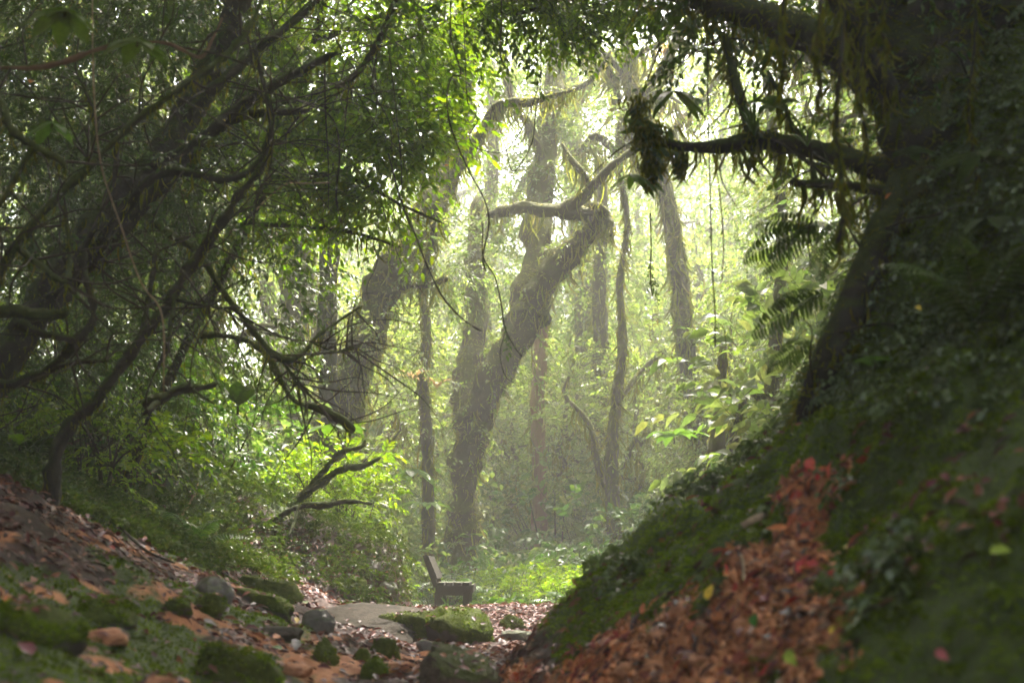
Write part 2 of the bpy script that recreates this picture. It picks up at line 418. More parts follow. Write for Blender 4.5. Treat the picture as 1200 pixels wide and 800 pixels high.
def cloud(c, r, n, thr=-.1, scale=1.6, seed=0, rng=RNG, shell=.25):
    """points in an ellipsoid, clumped by noise so that gaps stay open"""
    c = np.asarray(c, float); r = np.asarray(r, float)
    q = rdir(int(n * 3.2), rng) * (rng.uniform(shell ** 3, 1, (int(n * 3.2), 1)) ** (1 / 3))
    p = c + q * r
    rad = np.linalg.norm(q, axis=1) + .28 * vnoise(p, 1.1 * scale, seed + 9)
    k = (vnoise(p, scale, seed) + .5 * vnoise(p, scale * 2.3, seed + 1) > thr) & (rad < 1.0)
    return p[k][:n], nrm(q[k][:n] + .3 * rng.normal(size=(len(q[k][:n]), 3)))

# ------------------------------------------------------------------ tubes (trunks, limbs, vines)
def spline(pts, step=.5, k=8):
    pts = np.asarray(pts, float); q = np.vstack([2 * pts[0] - pts[1], pts, 2 * pts[-1] - pts[-2]])
    out = []
    for i in range(1, len(q) - 2):
        t = np.linspace(0, 1, k, endpoint=False)[:, None]
        a, b, c, d = q[i - 1], q[i], q[i + 1], q[i + 2]
        out.append(.5 * ((2 * b) + (-a + c) * t + (2 * a - 5 * b + 4 * c - d) * t ** 2 + (-a + 3 * b - 3 * c + d) * t ** 3))
    out.append(pts[-1:]); return np.vstack(out)

def tube(geo, pts, sides=10, k=8, rough=.14, nscale=6, seed=0, m=0, flare=0, wob=0):
    """pts rows: x, y, z, radius. Returns rings, normals"""
    s = spline(pts, k=k); c = s[:, :3].copy(); r = np.maximum(s[:, 3], .0015)
    if wob:
        for ax in range(3): c[1:-1, ax] += wob * fbm(c[1:-1] + ax * 17, 2.2, 3, seed + 70 + ax)
    n = len(c); T = nrm(np.gradient(c, axis=0))
    u = np.cross(T[0], (0, 0, 1.)) if abs(T[0][2]) < .95 else np.cross(T[0], (1., 0, 0)); u /= np.linalg.norm(u)
    U = []
    for i in range(n):
        u = u - T[i] * (u @ T[i]); u /= np.linalg.norm(u) + 1e-9; U.append(u)
    U = np.array(U); Vv = np.cross(T, U)
    a = np.linspace(0, 2 * np.pi, sides, endpoint=False)
    N = U[:, None] * np.cos(a)[None, :, None] + Vv[:, None] * np.sin(a)[None, :, None]
    R = np.broadcast_to(r[:, None], (n, sides)).copy()
    base = (c[:, None] + N * R[..., None]).reshape(-1, 3)
    R *= 1 + rough * 1.5 * fbm(base, nscale, 3, seed).reshape(n, sides) + rough * .8 * vnoise(base, nscale * 3.3, seed + 5).reshape(n, sides)
    if flare:
        t = np.arange(n) / n
        R *= 1 + (flare * np.exp(-t * 9))[:, None] * (.6 + .5 * np.cos(a * 5 + seed)[None])
    R[-1] *= .45
    V = (c[:, None] + N * R[..., None])
    i = (np.arange(n - 1)[:, None] * sides); j = np.arange(sides)[None]; j2 = (j + 1) % sides
    F = np.stack([i + j, i + j2, i + sides + j2, i + sides + j], -1).reshape(-1, 4)
    W_ = np.vstack([V.reshape(-1, 3), c[-1:] + T[-1:] * r[-1] * .4])
    top = (n - 1) * sides
    cap = np.stack([top + np.arange(sides), top + (np.arange(sides) + 1) % sides, np.full(sides, n * sides)], 1)
    geo.add(W_, [F, cap], m)
    return V, N, T, R

def px_pts(L):
    """rows (px, py, Y, width in photo px) -> x, y, z, radius"""
    out = []; 
    for (a, b, Y, w) in L:
        p = P(a, b, Y); out.append((*p, .5 * w * Y / FP))
    return out

def fuzz(geo, tb, dens=900, ln=.035, wd=.008, hang=.3, m=0, rng=RNG, hanglen=0, hangdens=0, shape='blade'):
    """short moss blades over a tube, plus long hanging strands from its underside"""
    V, N, T, R = tb; n, s = R.shape
    seg = np.linalg.norm(np.diff(V.mean(1), axis=0), axis=1); area = seg * 2 * np.pi * R[:-1].mean(1)
    cnt = max(4, int(area.sum() * dens)); w = area / area.sum()
    i = rng.choice(n - 1, cnt, p=w); j = rng.integers(0, s, cnt); t = rng.random((cnt, 1))
    p = V[i, j] * (1 - t) + V[i + 1, j] * t; q = V[i, (j + 1) % s] * (1 - t) + V[i + 1, (j + 1) % s] * t
    t2 = rng.random((cnt, 1)); p = p * (1 - t2) + q * t2; nn = N[i, j]
    patch = vnoise(p, 3.0, 77) + .6 * vnoise(p, 7.0, 78) + .22
    k = patch > -.25 * rng.random(cnt); p, nn = p[k], nn[k]; cnt = len(p); ln = ln * (.6 + .9 * np.clip(patch[k], 0, 1))
    d = nn + np.array([0, 0, -hang]) + .45 * rng.normal(size=(cnt, 3))
    L = ln * rng.uniform(.5, 1.8, cnt)
    leaves(geo, p - nn * .003, d, nn + rdir(cnt, rng), L, wd * rng.uniform(.6, 1.4, cnt), shape, m)
    if hangdens:
        cnt = int(seg.sum() * hangdens)
        i = rng.integers(0, n - 1, cnt); j = rng.integers(0, s, cnt)
        low = N[i, j][:, 2] < .4; i, j = i[low], j[low]
        p = V[i, j]; cnt = len(p)
        L = hanglen * rng.uniform(.2, 1.0, cnt) ** 1.5 + .02
        d = np.tile(np.array([[0, 0, -1.]]), (cnt, 1)) + .16 * rng.normal(size=(cnt, 3))
        leaves(geo, p, d, rdir(cnt, rng), L, .006 + .035 * L * rng.uniform(.5, 1.5, cnt), 'lance', m)

def tree(name, label, trunk, branches=(), bark='bark_mossy', moss='moss', mdens=900, mlen=.035, mw=.008, hang=(0, 0), crowns=(), crown_mat='leaf_mid',
         leaf=.08, tl=.3, sides=12, rough=.14, flare=.5, cat='tree', group=None, seed=1, bmat=None, epi=0, eleaf=None, wob=0, shape='ovate', nl=9, twigs=None, crown_name='crown', branch_moss=True, nscale=6):
    rng = np.random.default_rng(seed)
    tp = px_pts(trunk)
    if cat == 'tree':
        zg = gz(tp[0][0], tp[0][1])
        if tp[0][2] > zg: tp = [(tp[0][0] - .03, tp[0][1], zg - .15, tp[0][3] * 1.2)] + tp
    b0 = np.array(tp[0][:3])
    root = thing(name, label, cat, tuple(b0), group)
    def rel(T): return [(a[0] - b0[0], a[1] - b0[1], a[2] - b0[2], a[3]) for a in T]
    g = Geo(); tb = tube(g, rel(tp), sides, 9, rough, nscale, seed, flare=flare, wob=wob)
    link('trunk', g.mesh('trunk', M[bark]), root)
    mg = Geo(); fuzz(mg, tb, mdens, mlen, mw, .4, rng=rng, hanglen=hang[0], hangdens=hang[1])
    eg = Geo(); tubes = [tb]
    for i, b in enumerate(branches):
        g = Geo(); t2 = tube(g, rel(px_pts(b)), max(6, sides - 4), 8, rough * .9, nscale * 1.4, seed + 3 + i, wob=wob)
        link('branch', g.mesh('branch', M[bmat or bark]), root)
        if branch_moss: fuzz(mg, t2, mdens, mlen * .8, mw, .6, rng=rng, hanglen=hang[0], hangdens=hang[1])
        tubes.append(t2)
    if mg.n: link('moss', mg.mesh('moss', M[moss]), root, 'stuff')
    if epi:
        for tb_ in tubes[:1]:
            V, N, T, R = tb_; i = rng.integers(0, len(V), epi); j = rng.integers(0, V.shape[1], epi)
            k = vnoise(V[i, j], 1.6, seed + 40) > -.05; i, j = i[k], j[k]
            sprays(eg, V[i, j], N[i, j] + np.array([0, 0, -.1]), (eleaf or leaf) * 3, 6, (eleaf or leaf) * .9, .5, .7, 'ovate', 0, 1, rng=rng, twig_r=.003)
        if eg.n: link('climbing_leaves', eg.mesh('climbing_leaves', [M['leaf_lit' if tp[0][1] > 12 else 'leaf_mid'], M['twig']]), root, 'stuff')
    if crowns:
        cg = Geo()
        for ci, (px, py, Y, rx, ry, rz, n) in enumerate(crowns):
            c = P(px, py, Y) - b0
            p, d = cloud(c, (rx, ry, rz), n, -.05, 1.5 / max(.4, min(rx, rz)), seed + 13 * ci, rng)
            if len(p): sprays(cg, p, d, tl, nl, leaf, .46, .35, shape, 0, 1, rng=rng, twig_r=.003)
        if cg.n: link(crown_name, cg.mesh(crown_name, [M[crown_mat], M['twig']]), root, 'stuff' if False else None)
    if twigs:
        tg = Geo(); n, spread, ln = twigs
        for i in range(n):
            V, N, T, R = tubes[rng.integers(0, len(tubes))]; a = rng.integers(1, len(V)); j = rng.integers(0, V.shape[1])
            s = V[a, j]; d = nrm((N[a, j] + T[a] * .6 + .4 * rng.normal(size=3) + np.array([0, 0, .1]))[None])[0]
            L = ln * rng.uniform(.4, 1.3); pts = [(*s, .006)]
            for q in (.33, .66, 1):
                d = nrm((d + spread * rng.normal(size=3) + np.array([0, 0, -.12]))[None])[0]; s = s + d * L / 3
                pts.append((*s, .006 * (1 - q * .75)))
            tube(tg, pts, 4, 4, .1, 9, seed + i)
        link('twigs', tg.mesh('twigs', M['twig']), root, 'stuff')
    return root

# ------------------------------------------------------------------ trees of the misty clearing
tree('mossy_tree', 'thick leaning mossy tree in mid clearing, its main limb broken off at the right', 
     [(536, 665, 18, 40), (541, 620, 18, 34), (545, 560, 18, 33), (550, 505, 18, 38), (572, 455, 17.9, 37), (602, 402, 17.8, 35), (626, 350, 17.7, 36), (657, 308, 17.6, 30), (688, 277, 17.4, 23), (706, 259, 17.3, 17), (714, 262, 17.2, 12), (716, 276, 17.1, 6)],
     [[(618, 375, 17.8, 52), (628, 310, 18, 36), (632, 240, 18.4, 30), (640, 170, 18.8, 25), (648, 100, 19.2, 21), (656, 20, 19.6, 18), (664, -60, 20, 16)],
      [(636, 190, 18.6, 14), (620, 150, 18.5, 11), (598, 110, 18.4, 8), (590, 60, 18.4, 6)], [(640, 150, 18.8, 12), (662, 110, 18.7, 9), (690, 96, 18.6, 7), (716, 60, 18.6, 4)],
      [(712, 258, 17.3, 10), (704, 244, 17.2, 12), (690, 240, 17.1, 8)],
      [(550, 500, 18, 34), (550, 440, 18.3, 34), (558, 370, 18.6, 26), (556, 300, 18.9, 20), (560, 230, 19.2, 16)],
      [(700, 266, 17.4, 24), (685, 250, 17.2, 18), (640, 246, 17, 16), (612, 243, 17, 15), (588, 248, 17, 13), (570, 252, 17, 8)],
      [(655, 248, 17.1, 16), (682, 232, 17, 14), (700, 212, 16.9, 12), (722, 190, 16.8, 9), (752, 170, 16.8, 7)],
      [(690, 212, 16.9, 8), (672, 190, 16.9, 6), (658, 168, 17, 4)]],
     bark='bark_mossy', mdens=620, mlen=.05, mw=.013, hang=(.38, 75), sides=22, rough=.30, moss='moss_pale', seed=11, epi=260, leaf=.085, tl=.4, nscale=3.2, flare=.15,
     crowns=[(645, 40, 19.5, 1.2, .8, .9, 260), (590, 215, 18.6, .5, .4, .35, 90), (690, 150, 18.8, .5, .4, .5, 80), (600, 120, 19, .6, .4, .6, 90), (570, 300, 18.8, .5, .4, .5, 110), (650, 190, 18.5, .35, .3, .5, 60), (600, 320, 18.6, .4, .3, .4, 60)], crown_mat='leaf_far')

tree('mossy_tree', 'old leaning mossy tree left of the clearing, bending right before it rises',
     [(372, 560, 15, 54), (398, 480, 15, 48), (420, 420, 15, 44), (445, 350, 15, 42), (472, 300, 15.1, 38), (505, 250, 15.4, 32), (524, 200, 15.8, 28), (536, 150, 16.2, 31), (542, 80, 16.6, 30), (550, 0, 17, 30), (556, -60, 17.3, 28)],
     [[(522, 210, 15.8, 22), (550, 178, 15.6, 18), (572, 140, 15.6, 13), (590, 122, 15.6, 12), (622, 120, 15.7, 9), (650, 112, 15.7, 6), (676, 104, 15.8, 3)],
      [(536, 130, 16.2, 18), (520, 90, 16, 16), (500, 50, 15.9, 14), (486, 0, 15.8, 12)],
      [(470, 335, 15, 8), (500, 334, 14.7, 8), (524, 326, 14.4, 7)],
      [(498, 330, 14.8, 8), (505, 290, 14.7, 10), (512, 258, 14.7, 10)]],
     bark='bark_mossy', mdens=1000, mlen=.06, mw=.014, hang=(.36, 110), sides=18, rough=.28, moss='moss_pale', seed=23, epi=260, leaf=.07, tl=.35, nscale=3.5,
     crowns=[(520, 20, 16.6, .9, .6, .5, 130), (560, 60, 16.8, .5, .4, .6, 80), (450, 400, 14.6, .4, .3, .5, 80), (520, 300, 14.9, .5, .3, .5, 120)], crown_mat='leaf_far')

tree('slender_tree', 'tall slender mossy trunk bowing left on the right side of the clearing',
     [(832, 600, 20, 26), (824, 540, 20, 22), (812, 470, 20, 22), (803, 400, 20, 22), (797, 330, 20, 20), (785, 250, 20, 20), (770, 180, 20, 18), (752, 130, 20, 16), (735, 60, 20, 14), (728, -30, 20, 12)],
     [[(768, 180, 20, 12), (800, 140, 20, 10), (830, 110, 20, 8), (850, 60, 20, 7)],
      [(752, 130, 20, 12), (730, 150, 20, 16), (726, 185, 20, 12)],
      [(748, 120, 20, 10), (715, 70, 19.8, 8), (680, 50, 19.6, 6)],
      [(745, 130, 20, 12), (780, 70, 19.6, 9), (800, 30, 19.4, 8), (835, 0, 19, 7)],
      [(735, 150, 20, 9), (718, 98, 19.8, 9), (711, 78, 19.7, 8), (694, 57, 19.6, 7), (670, 51, 19.6, 5), (640, 60, 19.5, 3)], [(724, 88, 19.8, 7), (738, 71, 19.7, 7), (765, 54, 19.5, 6), (799, 30, 19.3, 5)],
      [(770, 180, 20, 8), (748, 200, 19.9, 8), (738, 142, 19.7, 7), (758, 115, 19.5, 6), (775, 108, 19.5, 5), (799, 122, 19.4, 4)], [(728, 185, 20, 9), (700, 160, 19.8, 10), (684, 172, 19.8, 8), (668, 190, 19.7, 4)]],
     mdens=420, mlen=.09, mw=.016, hang=(.6, 90), sides=10, moss='moss_pale', seed=31, epi=60, leaf=.09, tl=.45, bark='bark_mossy', nscale=4,
     crowns=[(760, 90, 21.5, 1.3, .8, 1.1, 150), (700, 120, 21, .7, .6, .6, 60), (840, 70, 21.5, 1.1, .7, 1.0, 140), (870, 210, 21, 1.0, .7, .8, 120), (740, 20, 21.5, 1.4, .8, .7, 110)], crown_mat='leaf_far')
tree('slender_tree', 'straight reddish brown trunk standing just right of the thick leaning tree',
     [(632, 640, 21, 20), (632, 560, 21, 18), (630, 480, 21, 18), (634, 400, 21, 17), (640, 320, 21, 16)], 
     [], bark='bark_red', mdens=160, mlen=.09, mw=.014, hang=(.4, 50), sides=10, moss='moss_pale', seed=33, nscale=5)
tree('slender_tree', 'thin forked tree with dark lower trunk in the undergrowth right of the middle',
     [(722, 660, 19.5, 18), (718, 600, 19.5, 17), (716, 540, 19.5, 16), (722, 470, 19.5, 13), (730, 400, 19.5, 11), (726, 330, 19.5, 8), (735, 260, 19.5, 7), (726, 180, 19.5, 6), (738, 90, 19.6, 5), (730, 0, 19.7, 4)],
     [[(718, 590, 19.5, 10), (700, 540, 19.4, 10), (692, 500, 19.4, 7), (668, 470, 19.4, 5)], [(724, 470, 19.5, 8), (756, 430, 19.6, 6), (780, 410, 19.6, 5)]],
     bark='bark_mossy', mdens=420, mlen=.08, mw=.014, hang=(.4, 70), sides=10, seed=35, epi=30, leaf=.08)
tree('slender_tree', 'dark upright trunk behind the undergrowth, second trunk left of the slender bowed one',
     [(688, 620, 22, 12), (696, 560, 22, 18), (702, 480, 22, 22), (704, 400, 22, 20), (702, 330, 22, 16), (706, 250, 22, 14), (700, 170, 22, 12)], [],
     bark='bark_mossy', mdens=260, mlen=.09, mw=.016, hang=(.45, 50), sides=10, moss='moss_pale', seed=37, epi=90, leaf=.11, tl=.5, crowns=[(700, 330, 22.5, 1.0, .7, 1.1, 150), (740, 230, 23, 1.2, .8, .9, 120), (690, 60, 23, 1.2, .8, .8, 80)], crown_mat='leaf_far')
tree('crooked_tree', 'crooked grey trunk with an arching side limb close to the right bank',
     [(885, 600, 16, 22), (896, 520, 16, 18), (905, 450, 16, 16), (910, 380, 16, 15), (916, 300, 16.2, 14), (915, 220, 16.4, 13), (905, 150, 16.6, 12), (898, 80, 16.8, 11)],
     [[(898, 470, 16, 12), (880, 458, 15.8, 11), (862, 462, 15.7, 10), (850, 452, 15.6, 8)], [(872, 462, 15.8, 10), (862, 500, 15.8, 13), (858, 545, 15.9, 12)]],
     bark='bark_mossy', mdens=420, mlen=.05, mw=.012, hang=(.3, 60), sides=10, moss='moss_pale', seed=39, leaf=.08, tl=.4, crowns=[(900, 110, 16.8, .9, .6, .8, 240), (930, 250, 16.6, .7, .5, .8, 180), (880, 330, 16.4, .5, .4, .5, 80)], crown_mat='leaf_far')
tree('slender_tree', 'pale slim trunk rising beside the arching side limb of the crooked tree',
     [(833, 610, 17, 20), (838, 550, 17, 20), (842, 490, 17, 17), (846, 440, 17, 13), (848, 400, 17, 8)], [], bark='bark_mossy', mdens=400, mlen=.06, mw=.012, hang=(.3, 50), sides=10, seed=41)
tree('mossy_tree', 'broad shaded trunk standing in the gap at the left of the clearing',
     [(350, 560, 17, 58), (348, 480, 17, 50), (352, 400, 17, 46), (350, 320, 17, 46), (345, 240, 17, 40), (340, 160, 17, 38), (335, 60, 17, 44), (330, -40, 17, 40)],
     [], bark='bark_mossy', mdens=380, mlen=.06, mw=.013, hang=(.3, 40), sides=12, seed=43, epi=90, leaf=.07)
tree('slender_tree', 'dark straight trunk between the broad shaded trunk and the old leaning tree',
     [(384, 560, 14.4, 24), (385, 470, 14.4, 24), (383, 380, 14.4, 24), (386, 290, 14.4, 22), (384, 200, 14.4, 20), (388, 80, 14.4, 18)], [],
     bark='bark_dark', mdens=300, mlen=.05, mw=.012, hang=(.25, 30), sides=10, seed=45, epi=40, leaf=.06)
tree('mossy_tree', 'tall mossy trunk with drooping limbs in the bright upper middle of the clearing',
     [(690, 640, 25, 20), (686, 480, 25, 22), (684, 330, 25, 24), (676, 230, 25, 26), (668, 150, 25, 26), (664, 70, 25, 24), (668, -30, 25, 22)],
     [[(668, 140, 25, 14), (700, 80, 24.6, 12), (730, 62, 24.5, 10), (760, 90, 24.4, 7)], [(676, 220, 25, 12), (720, 200, 24.5, 10), (760, 130, 24.3, 8), (790, 60, 24, 7)]],
     mdens=160, mlen=.12, mw=.022, hang=(.6, 45), sides=10, moss='moss_pale', seed=47, epi=80, leaf=.12, tl=.6, crowns=[(650, 130, 25, 1.6, 1, 1.6, 220), (600, 40, 25, 1.6, 1, 1.0, 160), (800, 150, 25, 2.0, 1, 1.6, 300), (720, 320, 25, 1.6, 1, 1.0, 160)], crown_mat='leaf_far')
tree('slender_tree', 'thin pale trunk rising behind the old leaning tree at the left of the clearing',
     [(575, 600, 24, 15), (572, 480, 24, 15), (568, 360, 24, 15), (575, 250, 24, 15), (578, 150, 24, 14), (574, 60, 24, 13), (580, -40, 24, 12)], 
     [[(574, 300, 24, 8), (600, 240, 24, 8), (625, 190, 24, 7)], [(576, 160, 24, 8), (600, 100, 24, 7), (604, 40, 24, 6)]], mdens=200, mlen=.1, mw=.018, hang=(.5, 40), sides=8, moss='moss_pale', seed=48, epi=60, leaf=.12, tl=.6, crowns=[(570, 60, 24, 1.2, 1, 1.0, 120), (560, 280, 24, 1.2, 1, 1.2, 200), (500, 330, 24, 1.2, 1, 1.2, 160), (610, 330, 24, 1, 1, 1, 130)], crown_mat='leaf_far')
tree('slender_tree', 'slim leaning trunk at the left foot of the thick leaning tree, wrapped in creepers',
     [(500, 690, 17, 16), (502, 600, 17, 15), (500, 520, 17, 13), (496, 440, 17, 12), (500, 380, 17, 11), (492, 310, 17.2, 9), (498, 240, 17.4, 8), (490, 160, 17.6, 7)], [], mdens=420, mlen=.07, mw=.014, hang=(.4, 60), sides=8, seed=49, epi=80, leaf=.08)

# ------------------------------------------------------------------ left thicket, near and in shade
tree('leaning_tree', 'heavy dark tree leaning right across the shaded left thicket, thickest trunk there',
     [(-170, 640, 7.3, 50), (-60, 500, 7.3, 44), (20, 400, 7.3, 40), (95, 290, 7.3, 38), (175, 195, 7.4, 37), (230, 115, 7.5, 33), (262, 45, 7.6, 29), (300, -60, 7.7, 26), (345, -190, 7.8, 26)],
     [[(80, 330, 7.2, 22), (150, 262, 7.0, 20), (210, 192, 6.9, 18), (262, 140, 6.9, 16), (330, 95, 6.9, 12), (395, 62, 6.9, 9)],
      [(180, 190, 7.3, 16), (225, 172, 7.1, 13), (285, 136, 7.0, 12), (362, 130, 7.0, 8)],
      [(480, -50, 8, 12), (464, 0, 8, 10), (440, 55, 8, 9), (412, 92, 8, 8), (392, 103, 8, 5)],
      [(60, 350, 7.2, 14), (140, 255, 6.8, 12), (190, 203, 6.6, 11), (265, 210, 6.5, 9), (304, 190, 6.5, 9), (318, 150, 6.5, 8), (312, 110, 6.5, 6), (296, 50, 6.5, 5)],
      [(220, 130, 7.4, 16), (300, 60, 7.6, 12), (360, 10, 7.8, 10), (420, -60, 8, 8)]],
     bark='bark_dark', moss='moss', mdens=1100, mlen=.022, mw=.006, hang=(.10, 60), sides=14, nscale=9, rough=.26, seed=51, twigs=(95, .4, 1.0),
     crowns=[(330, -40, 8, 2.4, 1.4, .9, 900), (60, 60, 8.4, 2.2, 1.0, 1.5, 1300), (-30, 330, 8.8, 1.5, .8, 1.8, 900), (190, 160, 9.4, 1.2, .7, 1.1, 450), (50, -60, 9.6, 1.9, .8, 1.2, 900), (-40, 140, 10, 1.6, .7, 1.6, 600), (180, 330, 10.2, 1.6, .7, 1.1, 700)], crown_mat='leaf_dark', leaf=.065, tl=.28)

tree('leaning_tree', 'slim dark mossy tree rising right from the bank in front of the heavy leaning one',
     [(70, 520, 6.5, 14), (111, 471, 6.5, 13), (152, 415, 6.5, 14), (189, 368, 6.5, 13), (209, 334, 6.5, 13), (232, 300, 6.5, 12), (254, 268, 6.5, 12), (282, 228, 6.5, 11), (306, 196, 6.5, 10), (318, 150, 6.6, 8)],
     [[(200, 350, 6.5, 6), (250, 360, 6.4, 4), (270, 361, 6.4, 3)], [(205, 340, 6.5, 8), (198, 395, 6.4, 6), (186, 430, 6.4, 5)], [(165, 400, 6.5, 8), (178, 330, 6.6, 7), (183, 290, 6.6, 5)]],
     bark='bark_dark', mdens=2400, mlen=.016, mw=.004, hang=(.06, 50), sides=10, nscale=15, rough=.30, seed=53, twigs=(44, .4, .7),
     crowns=[(250, 250, 7.2, .8, .6, .6, 150)], crown_mat='leaf_dark', leaf=.05, tl=.2)
tree('leaning_tree', 'thin arching mossy stem curving up from the left edge to the top of the picture',
     [(-60, 520, 5.8, 13), (-20, 380, 5.8, 11), (10, 300, 5.8, 10), (50, 250, 5.8, 10), (105, 195, 5.8, 9), (160, 142, 5.8, 9), (215, 102, 5.8, 8), (262, 68, 5.8, 8), (298, 22, 5.9, 7), (318, -40, 6, 6)],
     [[(20, 290, 5.8, 8), (48, 312, 5.7, 8), (75, 330, 5.7, 8), (82, 300, 5.8, 6), (75, 240, 5.8, 5)], [(100, 200, 5.8, 5), (112, 140, 5.8, 5), (96, 98, 5.7, 4)]],
     bark='bark_moss_full', mdens=3200, mlen=.014, mw=.004, hang=(.06, 70), sides=10, nscale=15, rough=.30, seed=55, twigs=(44, .4, .6))
tree('leaning_tree', 'bent dark stem with an elbow low in the left thicket, beside the two mossy stubs',
     [(-30, 470, 6.2, 12), (27, 446, 6.2, 14), (60, 432, 6.2, 12), (88, 400, 6.2, 12), (108, 376, 6.2, 11), (106, 340, 6.2, 9), (97, 305, 6.2, 8), (108, 268, 6.2, 7), (132, 220, 6.2, 6), (138, 160, 6.2, 5)],
     [[(88, 400, 6.2, 10), (70, 395, 6.1, 11), (45, 390, 6.0, 12), (18, 378, 6.0, 13)], [(65, 430, 6.2, 6), (95, 424, 6.1, 6), (128, 423, 6.1, 4)]],
     bark='bark_dark', mdens=2200, mlen=.016, mw=.004, hang=(.05, 40), sides=10, nscale=15, rough=.30, seed=57, twigs=(18, .35, .6))
tree('fallen_limb', 'short mossy log stub poking in from the left edge above the bent stem',
     [(-50, 372, 5.8, 15), (10, 365, 5.8, 15), (40, 368, 5.8, 14), (66, 367, 5.8, 14), (80, 364, 5.8, 12)], [], bark='bark_moss_full', mdens=3200, mlen=.014, mw=.004, sides=12, nscale=15, rough=.30, seed=59, cat='log', flare=0)
tree('drooping_branch', 'long drooping mossy branch making a wide V over the undergrowth left of the clearing',
     [(150, 230, 7, 8), (189, 268, 7, 8), (230, 294, 7, 8), (263, 344, 7, 8), (288, 376, 7, 8), (310, 405, 7, 8), (336, 422, 7, 8), (356, 412, 7.1, 6), (374, 392, 7.2, 5), (400, 374, 7.3, 4), (424, 358, 7.4, 3)],
     [[(330, 420, 7, 5), (345, 445, 7, 4), (352, 452, 7, 3)], [(368, 402, 7.2, 4), (395, 412, 7.2, 3), (424, 404, 7.2, 2)]],
     bark='bark_moss_full', mdens=2600, mlen=.016, mw=.004, hang=(.07, 60), sides=8, nscale=15, rough=.30, seed=61, twigs=(36, .35, .6), cat='branch', flare=0, branch_moss=True)
tree('drooping_branch', 'mossy branch under the wide V one, running down right into the bank plants',
     [(235, 392, 7.4, 8), (270, 394, 7.4, 8), (302, 406, 7.4, 7), (318, 424, 7.4, 7), (330, 448, 7.4, 7), (346, 470, 7.4, 6), (370, 478, 7.5, 8), (398, 490, 7.6, 10), (415, 505, 7.7, 8)],
     [], bark='bark_moss_full', mdens=2600, mlen=.018, mw=.005, hang=(.08, 60), sides=8, nscale=15, rough=.30, seed=63, twigs=(14, .3, .6), cat='branch', flare=0)
tree('fallen_limb', 'short dark log with a raised tip lying in the bank plants below the thicket',
     [(168, 474, 7.2, 13), (190, 466, 7.2, 13), (214, 456, 7.2, 12), (236, 455, 7.2, 9), (254, 450, 7.2, 5)], [[(186, 468, 7.2, 8), (176, 480, 7.1, 7), (168, 486, 7.1, 6)], [(224, 455, 7.2, 4), (240, 466, 7.1, 3), (252, 474, 7.1, 3)]],
     bark='bark_dark', mdens=1600, mlen=.018, mw=.005, sides=10, nscale=15, rough=.30, seed=65, cat='log', flare=0)
tree('bare_branch', 'reddish thin branch arching over the top left corner',
     [(-40, 84, 5.2, 7), (0, 80, 5.2, 7), (40, 79, 5.2, 7), (76, 72, 5.2, 7), (120, 56, 5.2, 6), (160, 49, 5.2, 5), (200, 52, 5.2, 5), (234, 67, 5.2, 4), (250, 44, 5.2, 3), (263, 17, 5.2, 3)],
     [], bark='bark_red', mdens=900, mlen=.012, mw=.003, sides=7, nscale=15, rough=.30, seed=67, cat='branch', flare=0, twigs=(9, .3, .4))
tree('bare_branch', 'dark crooked branch hanging into the left edge, thickest at its elbow',
     [(-40, 60, 5, 8), (0, 118, 5, 9), (12, 150, 5, 10), (38, 170, 5, 12), (72, 190, 5, 9), (76, 204, 5, 5)],
     [[(38, 175, 5, 8), (20, 205, 5, 7), (0, 240, 5, 6), (-20, 262, 5, 6)]], bark='bark_moss_full', mdens=2600, mlen=.014, mw=.004, hang=(.05, 60), sides=8, nscale=15, rough=.30, seed=69, cat='branch', flare=0, twigs=(10, .3, .5))
tree('bare_branch', 'dark bare branch reaching right from the undercut edge of the left bank',
     [(280, 640, 10.6, 8), (330, 604, 10.5, 7), (356, 592, 10.4, 8), (380, 592, 10.3, 8), (405, 587, 10.2, 6), (436, 590, 10.1, 4)], [[(350, 592, 10.4, 5), (345, 612, 10.3, 4), (338, 628, 10.2, 3)]], bark='bark_dark', mdens=900, mlen=.02, mw=.005, sides=8, nscale=15, rough=.30, seed=71, cat='branch', flare=0)
tree('bare_branch', 'short mossy branch sticking out above the bank plants towards the clearing',
     [(290, 640, 11.2, 12), (330, 600, 11.0, 11), (380, 562, 10.8, 9), (404, 548, 10.8, 8), (424, 546, 10.8, 7), (446, 536, 10.8, 4)], [[(350, 585, 10.9, 8), (385, 545, 10.8, 7), (400, 530, 10.7, 6), (424, 523, 10.7, 5), (428, 515, 10.7, 3)]], bark='bark_moss_full', mdens=1600, mlen=.022, mw=.006, sides=8, nscale=15, rough=.30, seed=73, cat='branch', flare=0)

